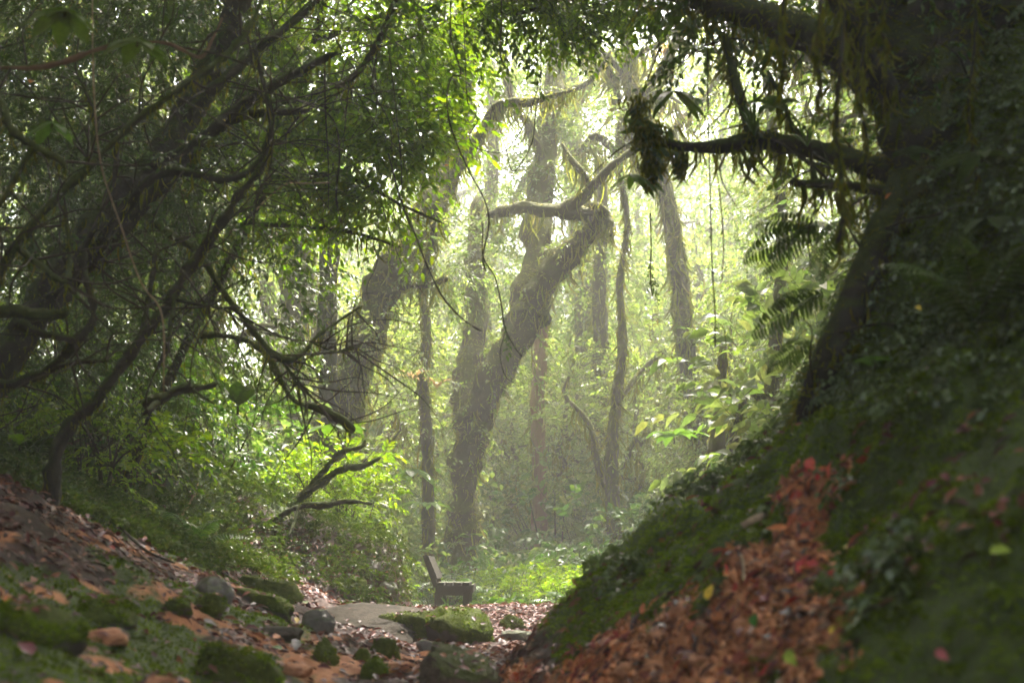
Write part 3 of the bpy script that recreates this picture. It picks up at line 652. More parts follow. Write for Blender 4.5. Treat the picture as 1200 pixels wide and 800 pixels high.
# leafy tree whose lit foliage hangs between thicket and clearing
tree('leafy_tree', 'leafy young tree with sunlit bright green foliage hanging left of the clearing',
     [(150, 560, 9.8, 13), (205, 430, 9.8, 12), (262, 320, 9.7, 11), (310, 220, 9.6, 11), (352, 110, 9.6, 10), (385, -20, 9.6, 9), (400, -90, 9.6, 8)],
     [[(312, 216, 9.6, 8), (400, 205, 9.4, 6), (470, 240, 9.3, 4), (520, 262, 9.2, 3)], [(350, 120, 9.6, 8), (430, 100, 9.4, 6), (500, 130, 9.2, 4)], [(290, 262, 9.6, 6), (400, 270, 9.4, 5), (470, 290, 9.3, 3)],
      [(368, 50, 9.6, 8), (440, 20, 9.4, 6), (500, 10, 9.3, 4)], [(356, 92, 9.6, 6), (300, 40, 9.5, 5), (240, 30, 9.4, 3)]],
     bark='bark_dark', mdens=500, mlen=.03, mw=.008, hang=(.2, 30), sides=8, seed=81, twigs=(30, .3, .8),
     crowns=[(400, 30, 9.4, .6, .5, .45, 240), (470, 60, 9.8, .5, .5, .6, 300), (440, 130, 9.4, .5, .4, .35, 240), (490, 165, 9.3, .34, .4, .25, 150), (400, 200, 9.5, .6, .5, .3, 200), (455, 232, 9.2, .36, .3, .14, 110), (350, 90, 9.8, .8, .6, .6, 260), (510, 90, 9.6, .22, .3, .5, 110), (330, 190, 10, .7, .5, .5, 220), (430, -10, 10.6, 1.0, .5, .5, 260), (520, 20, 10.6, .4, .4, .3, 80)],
     crown_mat='leaf_bright', leaf=.08, tl=.34, nl=8, crown_name='crown')
tree('leafy_branch', 'bright leafy branch dipping into the top middle of the picture',
     [(720, -90, 8.4, 9), (690, -30, 8.4, 7), (650, 2, 8.4, 5), (615, 14, 8.4, 4), (585, 18, 8.4, 3)], [[(690, -30, 8.4, 5), (700, 20, 8.4, 4), (722, 34, 8.4, 2)], [(680, -20, 8.4, 5), (760, 10, 8.4, 4), (800, 5, 8.4, 3)]],
     bark='bark_dark', mdens=300, mlen=.02, sides=6, seed=83, cat='branch', flare=0, twigs=(8, .3, .4),
     crowns=[(600, 6, 8.4, .3, .3, .22, 130), (645, 8, 8.4, .38, .3, .2, 150), (700, 0, 8.4, .5, .3, .2, 150), (745, -8, 8.4, .3, .3, .14, 60)], crown_mat='leaf_bright', leaf=.062, tl=.2)
tree('hanging_sprig', 'small dark sprig of leaves dangling in front of the top middle',
     [(585, -40, 6.5, 2), (588, 20, 6.5, 2), (586, 60, 6.5, 2), (592, 80, 6.5, 1.5)], [], bark='twig', mdens=0, sides=4, seed=85, cat='sprig', flare=0,
     crowns=[(592, 80, 6.5, .05, .05, .02, 2)], crown_mat='leaf_dark', leaf=.055, tl=.08, nl=4)

# ------------------------------------------------------------------ right bank tree with its limbs
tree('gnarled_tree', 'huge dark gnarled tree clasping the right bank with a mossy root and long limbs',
     [(1120, 380, 5.2, 150), (1108, 300, 5.2, 130), (1100, 220, 5.2, 120), (1098, 140, 5.3, 125), (1090, 60, 5.4, 135), (1085, -40, 5.5, 150), (1080, -160, 5.6, 150)],
     [[(936, 530, 5.35, 26), (948, 490, 5.25, 34), (966, 445, 5.15, 40), (984, 400, 5.1, 42), (1004, 355, 5.1, 42), (1028, 300, 5.1, 46), (1054, 250, 5.15, 54), (1080, 200, 5.2, 60)],
      [(1075, 190, 5.3, 60), (1060, 130, 5.4, 56), (1020, 88, 5.5, 50), (960, 48, 5.6, 44), (905, 26, 5.8, 38), (850, 10, 6, 32), (800, -4, 6.2, 24), (740, -24, 6.4, 16)],
      [(1080, 215, 5.2, 34), (1040, 200, 5.3, 32), (990, 184, 5.5, 30), (950, 176, 5.6, 26), (915, 168, 5.7, 24), (880, 167, 5.75, 20), (840, 172, 5.8, 15), (800, 172, 5.85, 13), (772, 166, 5.9, 14), (752, 158, 5.9, 16)],
      [(1040, 224, 5.2, 16), (1000, 219, 5.3, 13), (965, 216, 5.4, 12), (925, 214, 5.5, 9)],
      [(1050, 120, 5.0, 30), (1010, 60, 4.9, 26), (985, 0, 4.8, 26), (970, -60, 4.8, 24)],
      [(890, 168, 5.7, 18), (872, 130, 5.8, 14), (858, 80, 5.9, 11), (850, 40, 6, 10)],
      [(962, 178, 5.6, 10), (930, 150, 5.7, 7), (918, 120, 5.7, 6), (900, 84, 5.8, 5)],
      [(955, 212, 5.5, 8), (952, 190, 5.55, 7)],
      [(1150, 480, 4.6, 26), (1162, 400, 4.6, 32), (1170, 300, 4.7, 36), (1160, 200, 4.9, 40), (1140, 100, 5.1, 50)]],
     bark='bark_dark', moss='moss', mdens=1900, mlen=.034, mw=.008, hang=(.20, 110), sides=20, seed=91, epi=420, eleaf=.045, rough=.2, twigs=(60, .35, .5), nscale=5,
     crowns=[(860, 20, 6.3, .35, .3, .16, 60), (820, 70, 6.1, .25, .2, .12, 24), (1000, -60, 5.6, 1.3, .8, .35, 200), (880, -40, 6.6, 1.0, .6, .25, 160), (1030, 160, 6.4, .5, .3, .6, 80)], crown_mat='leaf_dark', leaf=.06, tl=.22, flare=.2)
tree('shaded_trunk', 'second dark trunk filling the top right corner behind the gnarled tree',
     [(1290, 520, 4.7, 120), (1270, 380, 4.8, 110), (1255, 240, 4.9, 110), (1235, 120, 5, 120), (1225, 0, 5.1, 130), (1220, -120, 5.2, 130)], [], bark='bark_dark', mdens=700, mlen=.03, mw=.008, hang=(.2, 40), sides=16, seed=93, epi=140, leaf=.06)

# clump of moss and old leaves at the limb tip
def moss_clump(label, px, py, Y, w, h, n, seed):
    rng = np.random.default_rng(seed); g = Geo(); c = P(px, py, Y)
    p = rng.normal(size=(n, 3)) * np.array([w * .35, w * .3, 0]) ; p[:, 2] = -h * rng.random(n) ** 1.3 + .03; p[:, :2] *= (1 + .9 * p[:, 2:3] / h)
    d = np.stack([rng.normal(size=n) * .35, rng.normal(size=n) * .35, -np.ones(n)], 1)
    leaves(g, p, d, rdir(n, rng), rng.uniform(.02, .09, n), rng.uniform(.004, .014, n), 'lance', 0)
    q = p[: n // 14]; leaves(g, q, rdir(len(q), rng) + np.array([0, 0, -.8]), rdir(len(q), rng), rng.uniform(.05, .11, len(q)), .03, 'ovate', 1)
    o = link('moss_clump', g.mesh('moss_clump', [M['moss'], M['leaf_dark']])); o.location = tuple(c); return tag(o, label, 'moss clump')
moss_clump('ragged clump of moss and leaves hanging from the tip of the long horizontal limb', 761, 150, 5.85, .13, .30, 700, 1)
moss_clump('small dark tuft of moss dangling right of the ragged clump', 797, 180, 5.85, .05, .13, 160, 2)
moss_clump('mossy lump with drooping leaves on top of the long horizontal limb near its tip', 748, 120, 5.9, .08, .12, 160, 3)

# hanging vines
def vine(label, pts, Y, w=1.6, knots=0, seed=0, mat='twig', leafy=0, group=None, name='hanging_vine', moss=None, branches=()):
    rng = np.random.default_rng(seed); p = np.array(px_pts([(a, b, Y, w) for a, b in pts])); b0 = p[0, :3].copy(); p[:, :3] -= b0
    g = Geo(); tb = tube(g, p, 5, 7, .25, 40, seed)
    for br in branches:
        q = np.array(px_pts([(a, b, Y, w * .6) for a, b in br])); q[:, :3] -= b0; tube(g, q, 4, 6, .2, 40, seed + 1)
    V = tb[0]
    if knots:
        i = rng.integers(1, len(V) - 1, knots); c = V[i, 0]
        leaves(g, c, rdir(knots, rng) + np.array([0, 0, -.6]), rdir(knots, rng), rng.uniform(.012, .035, knots), .012, 'ovate', 1)
    if leafy:
        i = rng.integers(len(V) // 2, len(V), leafy); sprays(g, V[i, 0], rdir(leafy, rng) * .6 + np.array([0, 0, -.8]), .10, 5, .045, .42, .4, 'ovate', 1, 0, rng=rng, twig_r=.0012)
    if moss: fuzz(g, tb, 4200, .02, .005, .6, 2, rng, .10, 150)
    o = link(name, g.mesh(name, [M[mat], M['leaf_dark'], M['moss']])); o.location = tuple(b0); return tag(o, label, 'vine', group)
vine('long dark vine snaking from the top down in front of the old leaning tree', [(530, -30), (528, 40), (540, 85), (530, 90), (524, 110), (526, 140), (538, 175), (552, 205), (568, 235), (573, 262), (566, 300), (569, 318)], 7.5, 2.0, 4, 1)
vine('vine sagging in a long curve under the bright left foliage to the mossy trunk', [(455, 180), (470, 235), (484, 268), (500, 310), (520, 350), (545, 376), (564, 388)], 8.0, 2.2, 2, 2)
vine('vine hanging past the thick leaning trunk and ending in a dark leafy sprig', [(566, 262), (566, 300), (580, 325), (588, 360), (592, 385), (604, 408), (612, 418)], 8.0, 1.8, 4, 3, leafy=4, branches=[[(592, 388), (586, 415), (592, 440), (604, 450)]])
vine('straight thin vine with small knots hanging right of the slender trunk', [(829, -20), (829, 60), (830, 140), (832, 220), (834, 300), (838, 370), (838, 408)], 6.2, 1.8, 26, 4, branches=[[(838, 375), (848, 385), (851, 405)]])
vine('short leafy vine dangling above the slender bowed trunk', [(762, 250), (763, 290), (762, 320), (764, 345)], 9, 1.6, 6, 5, leafy=9)
vine('fine wavy vine crossing the upper middle in a loose loop', [(541, -20), (545, 60), (548, 120), (560, 140), (550, 160), (562, 175), (598, 172), (632, 95), (631, 0)], 8.6, 1.2, 5, 6)
vine('fine vine dropping from the bright top branch past the sky gap', [(632, -10), (634, 90), (628, 130), (624, 165), (612, 190), (600, 200), (592, 172), (575, 120)], 9, 1.2, 4, 7)
vine('twisted vine hanging from the top just left of the moss clump', [(770, -20), (772, 50), (768, 70), (756, 100), (748, 125), (740, 150)], 6.4, 2.2, 12, 8)
vine('thin reddish vine looping below the horizontal limb', [(835, 180), (842, 215), (846, 255), (848, 290), (846, 330)], 6.6, 1.5, 6, 9, mat='stick')
vine('pale thin vine slanting down through the left thicket', [(108, -20), (110, 100), (118, 190), (140, 260), (165, 330), (190, 370), (192, 460)], 5.2, 2, 3, 10, mat='stick')
vine('bare vine hanging upright in the dark left thicket', [(88, 300), (90, 400), (88, 450), (90, 520)], 5.0, 1.6, 3, 11)
vine('long bare vine curving past the lit foliage top left of the clearing', [(455, 55), (462, 110), (470, 190), (472, 240), (484, 272)], 7.6, 1.5, 3, 12)
vine('thin vine hanging beside the arching mossy stem at the upper left', [(290, 40), (300, 90), (316, 140), (318, 190), (300, 240), (296, 300)], 5.6, 2.2, 3, 13)
vine('arching bare twig reaching right over the dim gap beside the broad trunk', [(250, 100), (310, 108), (360, 122), (390, 140), (398, 180), (394, 230), (400, 262)], 6.2, 2.2, 2, 14)
vine('pinkish bare stalk sticking out sideways in front of the broad shaded trunk', [(300, 246), (322, 225), (338, 215), (360, 215), (388, 214)], 7, 2, 0, 15, mat='stick')
for k, (x, y1, w, lab) in enumerate([(958, 120, 9, 'leftmost mossy aerial root hanging at the top right'), (984, 290, 12, 'long mossy aerial root hanging from the limb fork to the leafy ledge'), (1034, 60, 10, 'short mossy aerial root beside the gnarled trunk'), (915, 95, 8, 'pale mossy aerial root in front of the upper limb'), (1012, 210, 7, 'thin mossy aerial root between the long one and the trunk'), (1140, 260, 8, 'mossy aerial root hanging over the right trunk')]):
    vine(lab, [(x + 6, -60), (x + 2, y1 * .2), (x - 5, y1 * .5), (x + 4, y1 * .8), (x - 3, y1)], 3.9 + .15 * k, w * .5, 6, 30 + k, mat='bark_dark', name='aerial_root', moss=True)

# grassy epiphytes on the long limb
def tuft(name, label, c, n, ln, wd, seed, mat='leaf_mid', up=.8, part='leaf', cat='plant', group=None, arch=.9, shape='strap'):
    """every long leaf is a part of its own"""
    rng = np.random.default_rng(seed); root = thing(name, label, cat, tuple(c), group)
    for i in range(n):
        a = 2 * math.pi * i / n + rng.uniform(-.4, .4); L = ln * rng.uniform(.65, 1.15); el = up * rng.uniform(.7, 1.3)
        t = np.linspace(0, 1, 7); h = np.array([math.cos(a), math.sin(a), 0]); s = np.array([-math.sin(a), math.cos(a), 0])
        c_ = h[None] * (L * t * math.cos(el) * 1.0)[:, None] + np.array([0, 0, 1.]) * (L * (t * math.sin(el) - arch * .5 * t ** 2.2))[:, None]
        w = wd * (np.sin(np.pi * np.clip(t * .93 + .07, 0, 1)) ** .7 if shape == 'broad' else (1 - t ** 2.5) * (.5 + .5 * np.minimum(1, t * 4)))
        if shape == 'broad': w = w * np.where(t < .12, .25, 1)
        V = np.concatenate([c_ - s * w[:, None] * .5 + np.array([0, 0, .12 * wd]), c_, c_ + s * w[:, None] * .5 + np.array([0, 0, .12 * wd])])
        k = np.arange(6); F = np.concatenate([np.stack([k, k + 7, k + 8, k + 1], 1), np.stack([k + 7, k + 14, k + 15, k + 8], 1)])
        link(part, build_mesh(part, V, F, M[mat]), root)
    return root
tuft('epiphyte', 'grassy epiphyte sprouting on the long horizontal limb at its middle', P(884, 160, 5.6), 16, .36, .012, 1, up=1.1)
tuft('epiphyte', 'smaller grassy epiphyte on the limb close to the gnarled trunk', P(946, 172, 5.5), 12, .26, .010, 2, up=1.0)
tuft('epiphyte', 'broad dark leaved epiphyte above the long horizontal limb', P(908, 126, 5.6), 8, .17, .05, 3, 'leaf_dark', .5, shape='broad')
tuft('epiphyte', 'dark leathery leaved sprig hanging by the moss clump', P(790, 108, 5.9), 6, .2, .05, 4, 'leaf_dark', -.2, shape='broad')
tuft('epiphyte', 'drooping dark leaves beside the ragged moss clump', P(742, 205, 5.8), 7, .13, .04, 5, 'leaf_mid', -.3, shape='broad')
for i, (px, py, Y, lab) in enumerate([(778, 64, 19.6, 'pink bromeliad rosette high on a limb right of the top middle'), (512, 455, 16.6, 'pink tinged bromeliad on the creeper wrapped trunk'), (484, 446, 16.2, 'reddish bromeliad left of the creeper wrapped trunk')]):
    M.setdefault('brom', mat_leaf('bromeliad', [(.26, .14, .10), (.20, .18, .08), (.30, .18, .14)], trans=.4, tcol=(1.2, .9, .7)))
    tuft('bromeliad', lab, P(px, py, Y), 12, .34, .05, 60 + i, 'brom', .8)

# ------------------------------------------------------------------ rocks and stones
ROCK_LITTER = []
def rock(label, px, py, wpx, hpx, dep=.8, mat='stone_moss', flat=0, seed=0, rz=0, name='rock', tilt=0, sink=.35, cat='rock', Y=None, mosst=0, group=None, pitch=0):
    """px, py: middle of its foot in the photo; wpx, hpx its seen size"""
    if Y is None: h = hit(px, py)
    else: q = P(px, py, Y); h = np.array([q[0], Y, gz(q[0], Y)])
    k = h[1] / FP; w = wpx * k; H = hpx * k; d = w * dep
    import bmesh
    bm = bmesh.new(); bmesh.ops.create_icosphere(bm, subdivisions=4 if wpx > 30 else 3, radius=1)
    V = np.array([v.co for v in bm.verts]); Fa = np.array([[v.index for v in f.verts] for f in bm.faces]); bm.free()
    n = nrm(V); box = np.sign(n) * np.abs(n) ** (.72 if flat else .9)
    V = box / np.abs(box).max() * .95
    p = n + seed * 7.3
    V = V * (1 + .22 * fbm(p, 1.3, 3, seed)[:, None] + (.16 if 'clay' in name else .08) * fbm(p, 4, 4, seed + 4, .6)[:, None])
    for q in range(13):
        cn = nrm(np.random.default_rng(seed * 31 + q).normal(size=3) * np.array([1, 1, .8])); dd = V @ cn; mx_ = dd.max() * (.70 + .02 * (q % 5))
        V = V - cn[None] * (np.clip(dd - mx_, 0, None) * .8)[:, None]
    rid = np.abs(fbm(p, 2.4, 2, seed + 9)); V *= (1 - .10 * sstep(.18, 0, rid))[:, None]
    V = V * np.array([w / 2, d / 2, H * (.5 + sink)])
    if flat:
        lim = H * (.5 + sink) * .55; V[:, 2] = np.where(V[:, 2] > lim, lim + (V[:, 2] - lim) * .3, V[:, 2])
    V[:, 2] += V[:, 1] * pitch
    V[:, 2] += V[:, 0] * tilt
    c, s = math.cos(rz), math.sin(rz); X = V[:, 0] * c - V[:, 1] * s; V[:, 1] = V[:, 0] * s + V[:, 1] * c; V[:, 0] = X
    V[:, 2] += H * (.5 - sink) - .0
    o = link(name, build_mesh(name, V, Fa, M[mat])); o.location = (h[0], h[1] + d * .45, h[2])
    tag(o, label, cat, group)
    if wpx > 28:
        rl = np.random.default_rng(seed + 500); A = V[Fa]; fn = np.cross(A[:, 1] - A[:, 0], A[:, 2] - A[:, 0]); fn = nrm(fn); up = np.nonzero(fn[:, 2] > .8)[0]
        if len(up):
            ii = rl.choice(up, min(len(up), 22 if wpx > 90 else 7)); ROCK_LITTER.append((A[ii].mean(1) + np.array(o.location) + fn[ii] * .006, fn[ii]))
    if mosst:
        rng = np.random.default_rng(seed); g = Geo()
        A = V[Fa]; ar = np.linalg.norm(np.cross(A[:, 1] - A[:, 0], A[:, 2] - A[:, 0]), axis=1); nn = nrm(np.cross(A[:, 1] - A[:, 0], A[:, 2] - A[:, 0]))
        wgt = ar * np.clip(nn[:, 2] + .25, 0, 1); i = rng.choice(len(Fa), mosst, p=wgt / wgt.sum()); r = rng.random((mosst, 2)); r = np.where(r.sum(1, keepdims=True) > 1, 1 - r, r)
        q = A[i, 0] + (A[i, 1] - A[i, 0]) * r[:, :1] + (A[i, 2] - A[i, 0]) * r[:, 1:]; kk = vnoise(q, 9, seed + 3) + .5 * vnoise(q, 22, seed + 4) > -.05; q = q[kk]; m_ = nn[i][kk]
        leaves(g, q, m_ + .6 * rng.normal(size=q.shape), rdir(len(q), rng), rng.uniform(.008, .022, len(q)), .007, 'blade', 0)
        link('moss', g.mesh('moss', M['moss_ground']), o, 'stuff')
    return o
rock('large flat pale stone slab lying across the path below the bench', 428, 743, 158, 24, .9, 'stone_pale', 1, 3, .03, 'stone_slab', sink=.1, tilt=-.05, pitch=.27)
rock('dark mossy wedge shaped rock leaning against the front of the pale slab', 486, 750, 100, 34, .6, 'stone_moss', 0, 5, -.1, tilt=-.12, mosst=500)
rock('biggest mossy boulder on the path, right of the slab and below the bench', 541, 754, 102, 50, .8, 'stone_moss', 0, 8, .1, tilt=-.16, mosst=900)
rock('small mossy rock right behind the biggest mossy boulder', 600, 739, 34, 18, .9, 'stone_moss', 0, 9, 0, mosst=120)
rock('pinkish bare stone between the biggest mossy boulder and the right bank', 606, 752, 42, 16, .8, 'stone', 1, 10, .2)
rock('rounded brown boulder nearest the camera at the bottom centre', 546, 808, 118, 50, .8, 'stone_brown', 0, 12, 0, mosst=120)
rock('grey stone with a wet shiny right corner on the left bank litter', 242, 698, 56, 26, .7, 'stone', 0, 14, -.3, tilt=-.15)
rock('long low mossy rock behind two others at the foot of the left bank', 312, 700, 84, 30, .6, 'stone_moss', 1, 16, -.25, tilt=-.14, mosst=250)
rock('long thin mossy stone just in front of the long low mossy rock', 308, 714, 80, 24, .5, 'stone_moss', 1, 17, -.25, tilt=-.18, mosst=150)
rock('squarish stone with a mossy right side touching the pale slab', 368, 738, 46, 28, .8, 'stone', 0, 18, 0, tilt=-.1)
rock('thin pale flat stone lying in the leaf litter left of the pale slab', 318, 745, 72, 14, .8, 'stone_pale', 1, 19, -.1)
rock('low mossy hump at the bottom left of the middle, streaked with leaves', 262, 806, 112, 44, .9, 'stone_moss', 0, 21, .4, tilt=-.25, mosst=3000, sink=.45)
rock('small round mossy rock above the low mossy hump', 242, 718, 42, 24, .9, 'stone_moss', 0, 22, 0, mosst=180)
rock('flat mossy clod left of the small round mossy rock', 205, 722, 44, 18, .9, 'stone_moss', 0, 23, 0, mosst=150)
rock('upright mossy stone on the path below the squarish stone', 379, 778, 34, 32, .9, 'stone_moss', 0, 24, 0, tilt=-.4, mosst=200)
rock('dark angular stone in front of the pale slab', 452, 769, 40, 24, .8, 'stone_moss', 0, 25, .3, mosst=60)
rock('rusty flat stone wedged left of the rounded brown boulder', 462, 790, 64, 16, .6, 'clay', 1, 26, -.1)
rock('dark mossy stone left of the rusty flat stone', 436, 797, 42, 26, .8, 'stone_moss', 0, 27, 0, mosst=150)
rock('small mossy stone beside the dark angular stone', 425, 775, 24, 14, .8, 'stone_moss', 0, 28, 0)
rock('bare grey stone half buried in litter right of the rusty flat stone', 500, 762, 30, 12, .8, 'stone', 0, 29, 0)
rock('big soft mossy mound at the left edge', 16, 748, 130, 46, .9, 'stone_moss', 0, 31, 0, mosst=3600, sink=.45)
rock('mossy mound right of the one at the left edge', 108, 732, 96, 36, .9, 'stone_moss', 0, 32, .2, mosst=2600, sink=.45)
rock('orange clay lump bared below the mossy mounds', 108, 752, 74, 14, .9, 'clay', 0, 33, -.1, sink=.45, cat='clay lump', name='clay_lump')
rock('pale orange clay slab at the bottom left', 182, 808, 66, 14, .9, 'clay', 0, 34, -.1, sink=.45, cat='clay lump', name='clay_lump')
rock('orange clay lump beside the upright mossy stone', 344, 790, 50, 12, .9, 'clay', 0, 35, -.2, sink=.45, cat='clay lump', name='clay_lump')
for i, (px, py, w, h_, lab) in enumerate([
    (868, 668, 44, 22, 'orange clay clod topmost on the right bank slope'), (905, 690, 36, 20, 'orange clay clod right of the yellow leaf slope'), (862, 706, 34, 18, 'orange clay clod above the fallen yellow leaf'),
    (802, 722, 52, 26, 'wide orange clay clod at the foot of the clay slope'), (832, 748, 46, 24, 'rough orange clod under the fallen yellow leaf'), (900, 778, 54, 30, 'large orange clay clod low on the right bank'),
    (776, 760, 44, 24, 'brown orange clod at the left edge of the clay slope'), (872, 738, 34, 18, 'small orange clod in the middle of the clay slope'), (940, 745, 36, 20, 'orange clod beside the red leaves'),
    (945, 700, 32, 18, 'dull orange clod under the moss overhang'), (820, 790, 60, 28, 'broad orange clod at the bottom edge right of the path'), (740, 792, 52, 24, 'low brown clod at the bottom edge where the moss ends')]):
    rock(lab, px, py, w * .8, h_ * .62, .9, 'clay', 0, 60 + i, .3 * i, cat='clod', name='clay_clod', sink=.42, group='orange clay clods on the right bank')

for i, (px, py, w, h_, mt, lab) in enumerate([(455, 698, 26, 18, 'stone', 'reddish stone at the right foot of the hollow in the left bank'), (438, 680, 26, 18, 'stone', 'grey wet stone stacked above the reddish one by the hollow'), (414, 700, 34, 22, 'stone_moss', 'mossy stone in the mouth of the dark hollow'),
     (430, 662, 20, 12, 'stone', 'small red brown stone near the top of the hollow'), (396, 690, 26, 14, 'stone_moss', 'low mossy stone at the left end of the hollow')]):
    rock(lab, px, py, w, h_, .8, mt, 0, 80 + i, .4 * i, mosst=120 if mt == 'stone_moss' else 0, Y=10.9 + .1 * i if False else None)
# ------------------------------------------------------------------ bench
def box(g, c, s, R=None, bev=.004, m=0):
    x, y, z = (v / 2 for v in s)
    V = []
    for sx in (-1, 1):
        for sy in (-1, 1):
            for sz in (-1, 1):
                V += [(sx * x, sy * (y - bev), sz * (z - bev)), (sx * (x - bev), sy * y, sz * (z - bev)), (sx * (x - bev), sy * (y - bev), sz * z)]
    import bmesh
    bm = bmesh.new()
    for v in V: bm.verts.new(v)
    bmesh.ops.convex_hull(bm, input=bm.verts); bm.verts.index_update()
    V = np.array([v.co for v in bm.verts]); T = np.array([[v.index for v in f.verts] for f in bm.faces if len(f.verts) == 3])
    Q = np.array([[v.index for v in f.verts] for f in bm.faces if len(f.verts) == 4]).reshape(-1, 4); bm.free()
    if R is not None: V = V @ np.asarray(R).T
    g.add(V + np.array(c), [f for f in (T.reshape(-1, 3), Q) if len(f)], m)
def roty(a): c, s = math.cos(a), math.sin(a); return [[c, 0, s], [0, 1, 0], [-s, 0, c]]
def bench():
    p = P(500, 712, 13.6); z = gz(p[0], 13.6)
    zs = P(520, 681, 13.6)[2]                                 # seat top
    root = thing('park_bench', 'weathered wooden bench seen from its end, facing right beside the path', 'bench', (p[0], 14.3, zs - .42), rz=math.radians(0.5))
    L = 1.5
    for i in range(4):
        g = Geo(); box(g, (.10 + .105 * i, 0, .40), (.085, L, .04)); link('seat_slat', g.mesh('seat_slat', M['wood_bench'], False), root)
    ba = math.radians(-20)
    for i in range(4):
        t = .10 + .088 * i
        g = Geo(); box(g, (.065 - math.sin(-ba) * t, 0, .42 + math.cos(ba) * t * .85), (.032, L, .078), roty(ba)); link('back_slat', g.mesh('back_slat', M['wood_bench'], False), root)
    for s in (-1, 1):
        y = s * (L / 2 - .12)
        g = Geo(); box(g, (.25, y, .318), (.44, .07, .12)); link('side_rail', g.mesh('side_rail', M['wood_bench'], False), root)
        g = Geo(); box(g, (.42, y, .05), (.085, .085, .50)); link('leg', g.mesh('leg', M['wood_bench'], False), root)
        g = Geo(); box(g, (.07, y, .05), (.10, .085, .50)); link('leg', g.mesh('leg', M['wood_bench'], False), root)
        g = Geo(); box(g, (.0 - .035, y, .56), (.06, .09, .42), roty(ba)); link('back_post', g.mesh('back_post', M['wood_bench'], False), root)
    g = Geo(); box(g, (.495, 0, .345), (.03, L, .10)); link('front_rail', g.mesh('front_rail', M['wood_bench'], False), root)
    root.scale = (.84, .84, .84); root.location.z = zs - .42 * .84 - .01; root.location.x += .05
    return root
bench_thing = bench()

# ------------------------------------------------------------------ ferns, shrubs, broad leaved plants
def frond_mesh(L, n=16, w=.22, arch=.7, mat='leaf_mid', seed=0):
    rng = np.random.default_rng(seed); g = Geo(); t = np.linspace(0, 1, n + 2)[1:-1]
    x = L * t; z = L * (.85 * t - arch * 1.0 * t ** 2); C = np.stack([x, np.zeros(n), z], 1)
    T = nrm(np.stack([np.ones(n), np.zeros(n), .85 - 2 * arch * t], 1)); U = np.stack([-T[:, 2], np.zeros(n), T[:, 0]], 1)
    wl = L * w * np.sin(np.pi * (t * .85 + .13)) ** .8
    for s in (-1, 1):
        D = T * .35 + np.array([0, s, 0]) + .05 * rng.normal(size=(n, 3)) + np.array([0, 0, -.12])
        leaves(g, C, D, U, wl, L / n * .72, 'lance', 0)
    prisms(g, C[:-1], C[1:], L * .006, 1)
    return g.mesh('frond', [M[mat], M['twig']])
FR = {k: [frond_mesh(L, 18, .24, a, m, s) for s in range(3)] for k, (L, a, m) in {'mid': (.62, .75, 'leaf_mid'), 'big': (1.0, .8, 'leaf_mid'), 'dark': (.34, .7, 'leaf_dark'), 'far': (.8, .8, 'leaf_far')}.items()}
def fern(label, loc, kind='mid', n=11, seed=0, sc=1.0, group=None, spread=(0, 2 * math.pi), lift=.25):
    rng = np.random.default_rng(seed); root = thing('fern', label, 'fern', tuple(loc), group)
    for i in range(n):
        o = link('frond', FR[kind][i % 3], root); a = spread[0] + (spread[1] - spread[0]) * i / n + rng.uniform(-.2, .2)
        o.rotation_euler = (0, -rng.uniform(-.1, .5) - lift * .5, a); o.scale = (sc * rng.uniform(.75, 1.1),) * 3
    return root
def on(px, py, Y): q = P(px, py, Y); return np.array([q[0], Y, gz(q[0], Y)])

def shrub_proto(seed, h, r, leaf, n, mat, name='shrub', label='', shape='ovate', nl=8):
    rng = np.random.default_rng(seed); root = thing(name, label, 'shrub', (0, -8, -30)); g = Geo()
    for i in range(7):
        a = rng.uniform(0, 6.28); e = np.array([math.cos(a) * r * .6, math.sin(a) * r * .6, h * rng.uniform(.6, 1)])
        tube(g, [(0, 0, -.1, .012), (*(e * .4 + rng.normal(size=3) * .04), .009), (*e, .004)], 5, 4, .1, 9, seed + i)
    link('stem', g.mesh('stem', M['twig']), root)
    g = Geo(); p, d = cloud((0, 0, h * .55), (r, r, h * .55), n, -.15, 1.6 / r, seed, rng, .1); d = nrm(d + np.array([0, 0, .55]))
    sprays(g, p, d, r * .42, nl, leaf, .44, .45, shape, 0, 1, rng=rng)
    link('foliage', g.mesh('foliage', [M[mat], M['twig']]), root)
    return root
protos = [shrub_proto(101, 1.0, .75, .11, 120, 'leaf_mid'), shrub_proto(102, .8, .6, .075, 130, 'leaf_bright'), shrub_proto(103, 1.5, .85, .13, 120, 'leaf_mid', shape='lance'),
          shrub_proto(104, 1.3, .9, .12, 140, 'leaf_far'), shrub_proto(105, .7, .55, .045, 190, 'leaf_bright'), shrub_proto(106, 2.4, 1.0, .15, 230, 'leaf_far', shape='lance')]
used = [False] * len(protos)
def put_shrub(k, loc, rz, sc, label, group=None):
    if not used[k]:
        used[k] = True; r = protos[k]; r.location = tuple(loc); r.rotation_euler = (0, 0, rz); r.scale = (sc,) * 3; r['label'] = label
        if group: r['group'] = group
        return r
    r = copy_tree(protos[k], tuple(loc), rz, sc, label)
    if group: r['group'] = group
    elif 'group' in r: del r['group']
    return r
rg = np.random.default_rng(5)
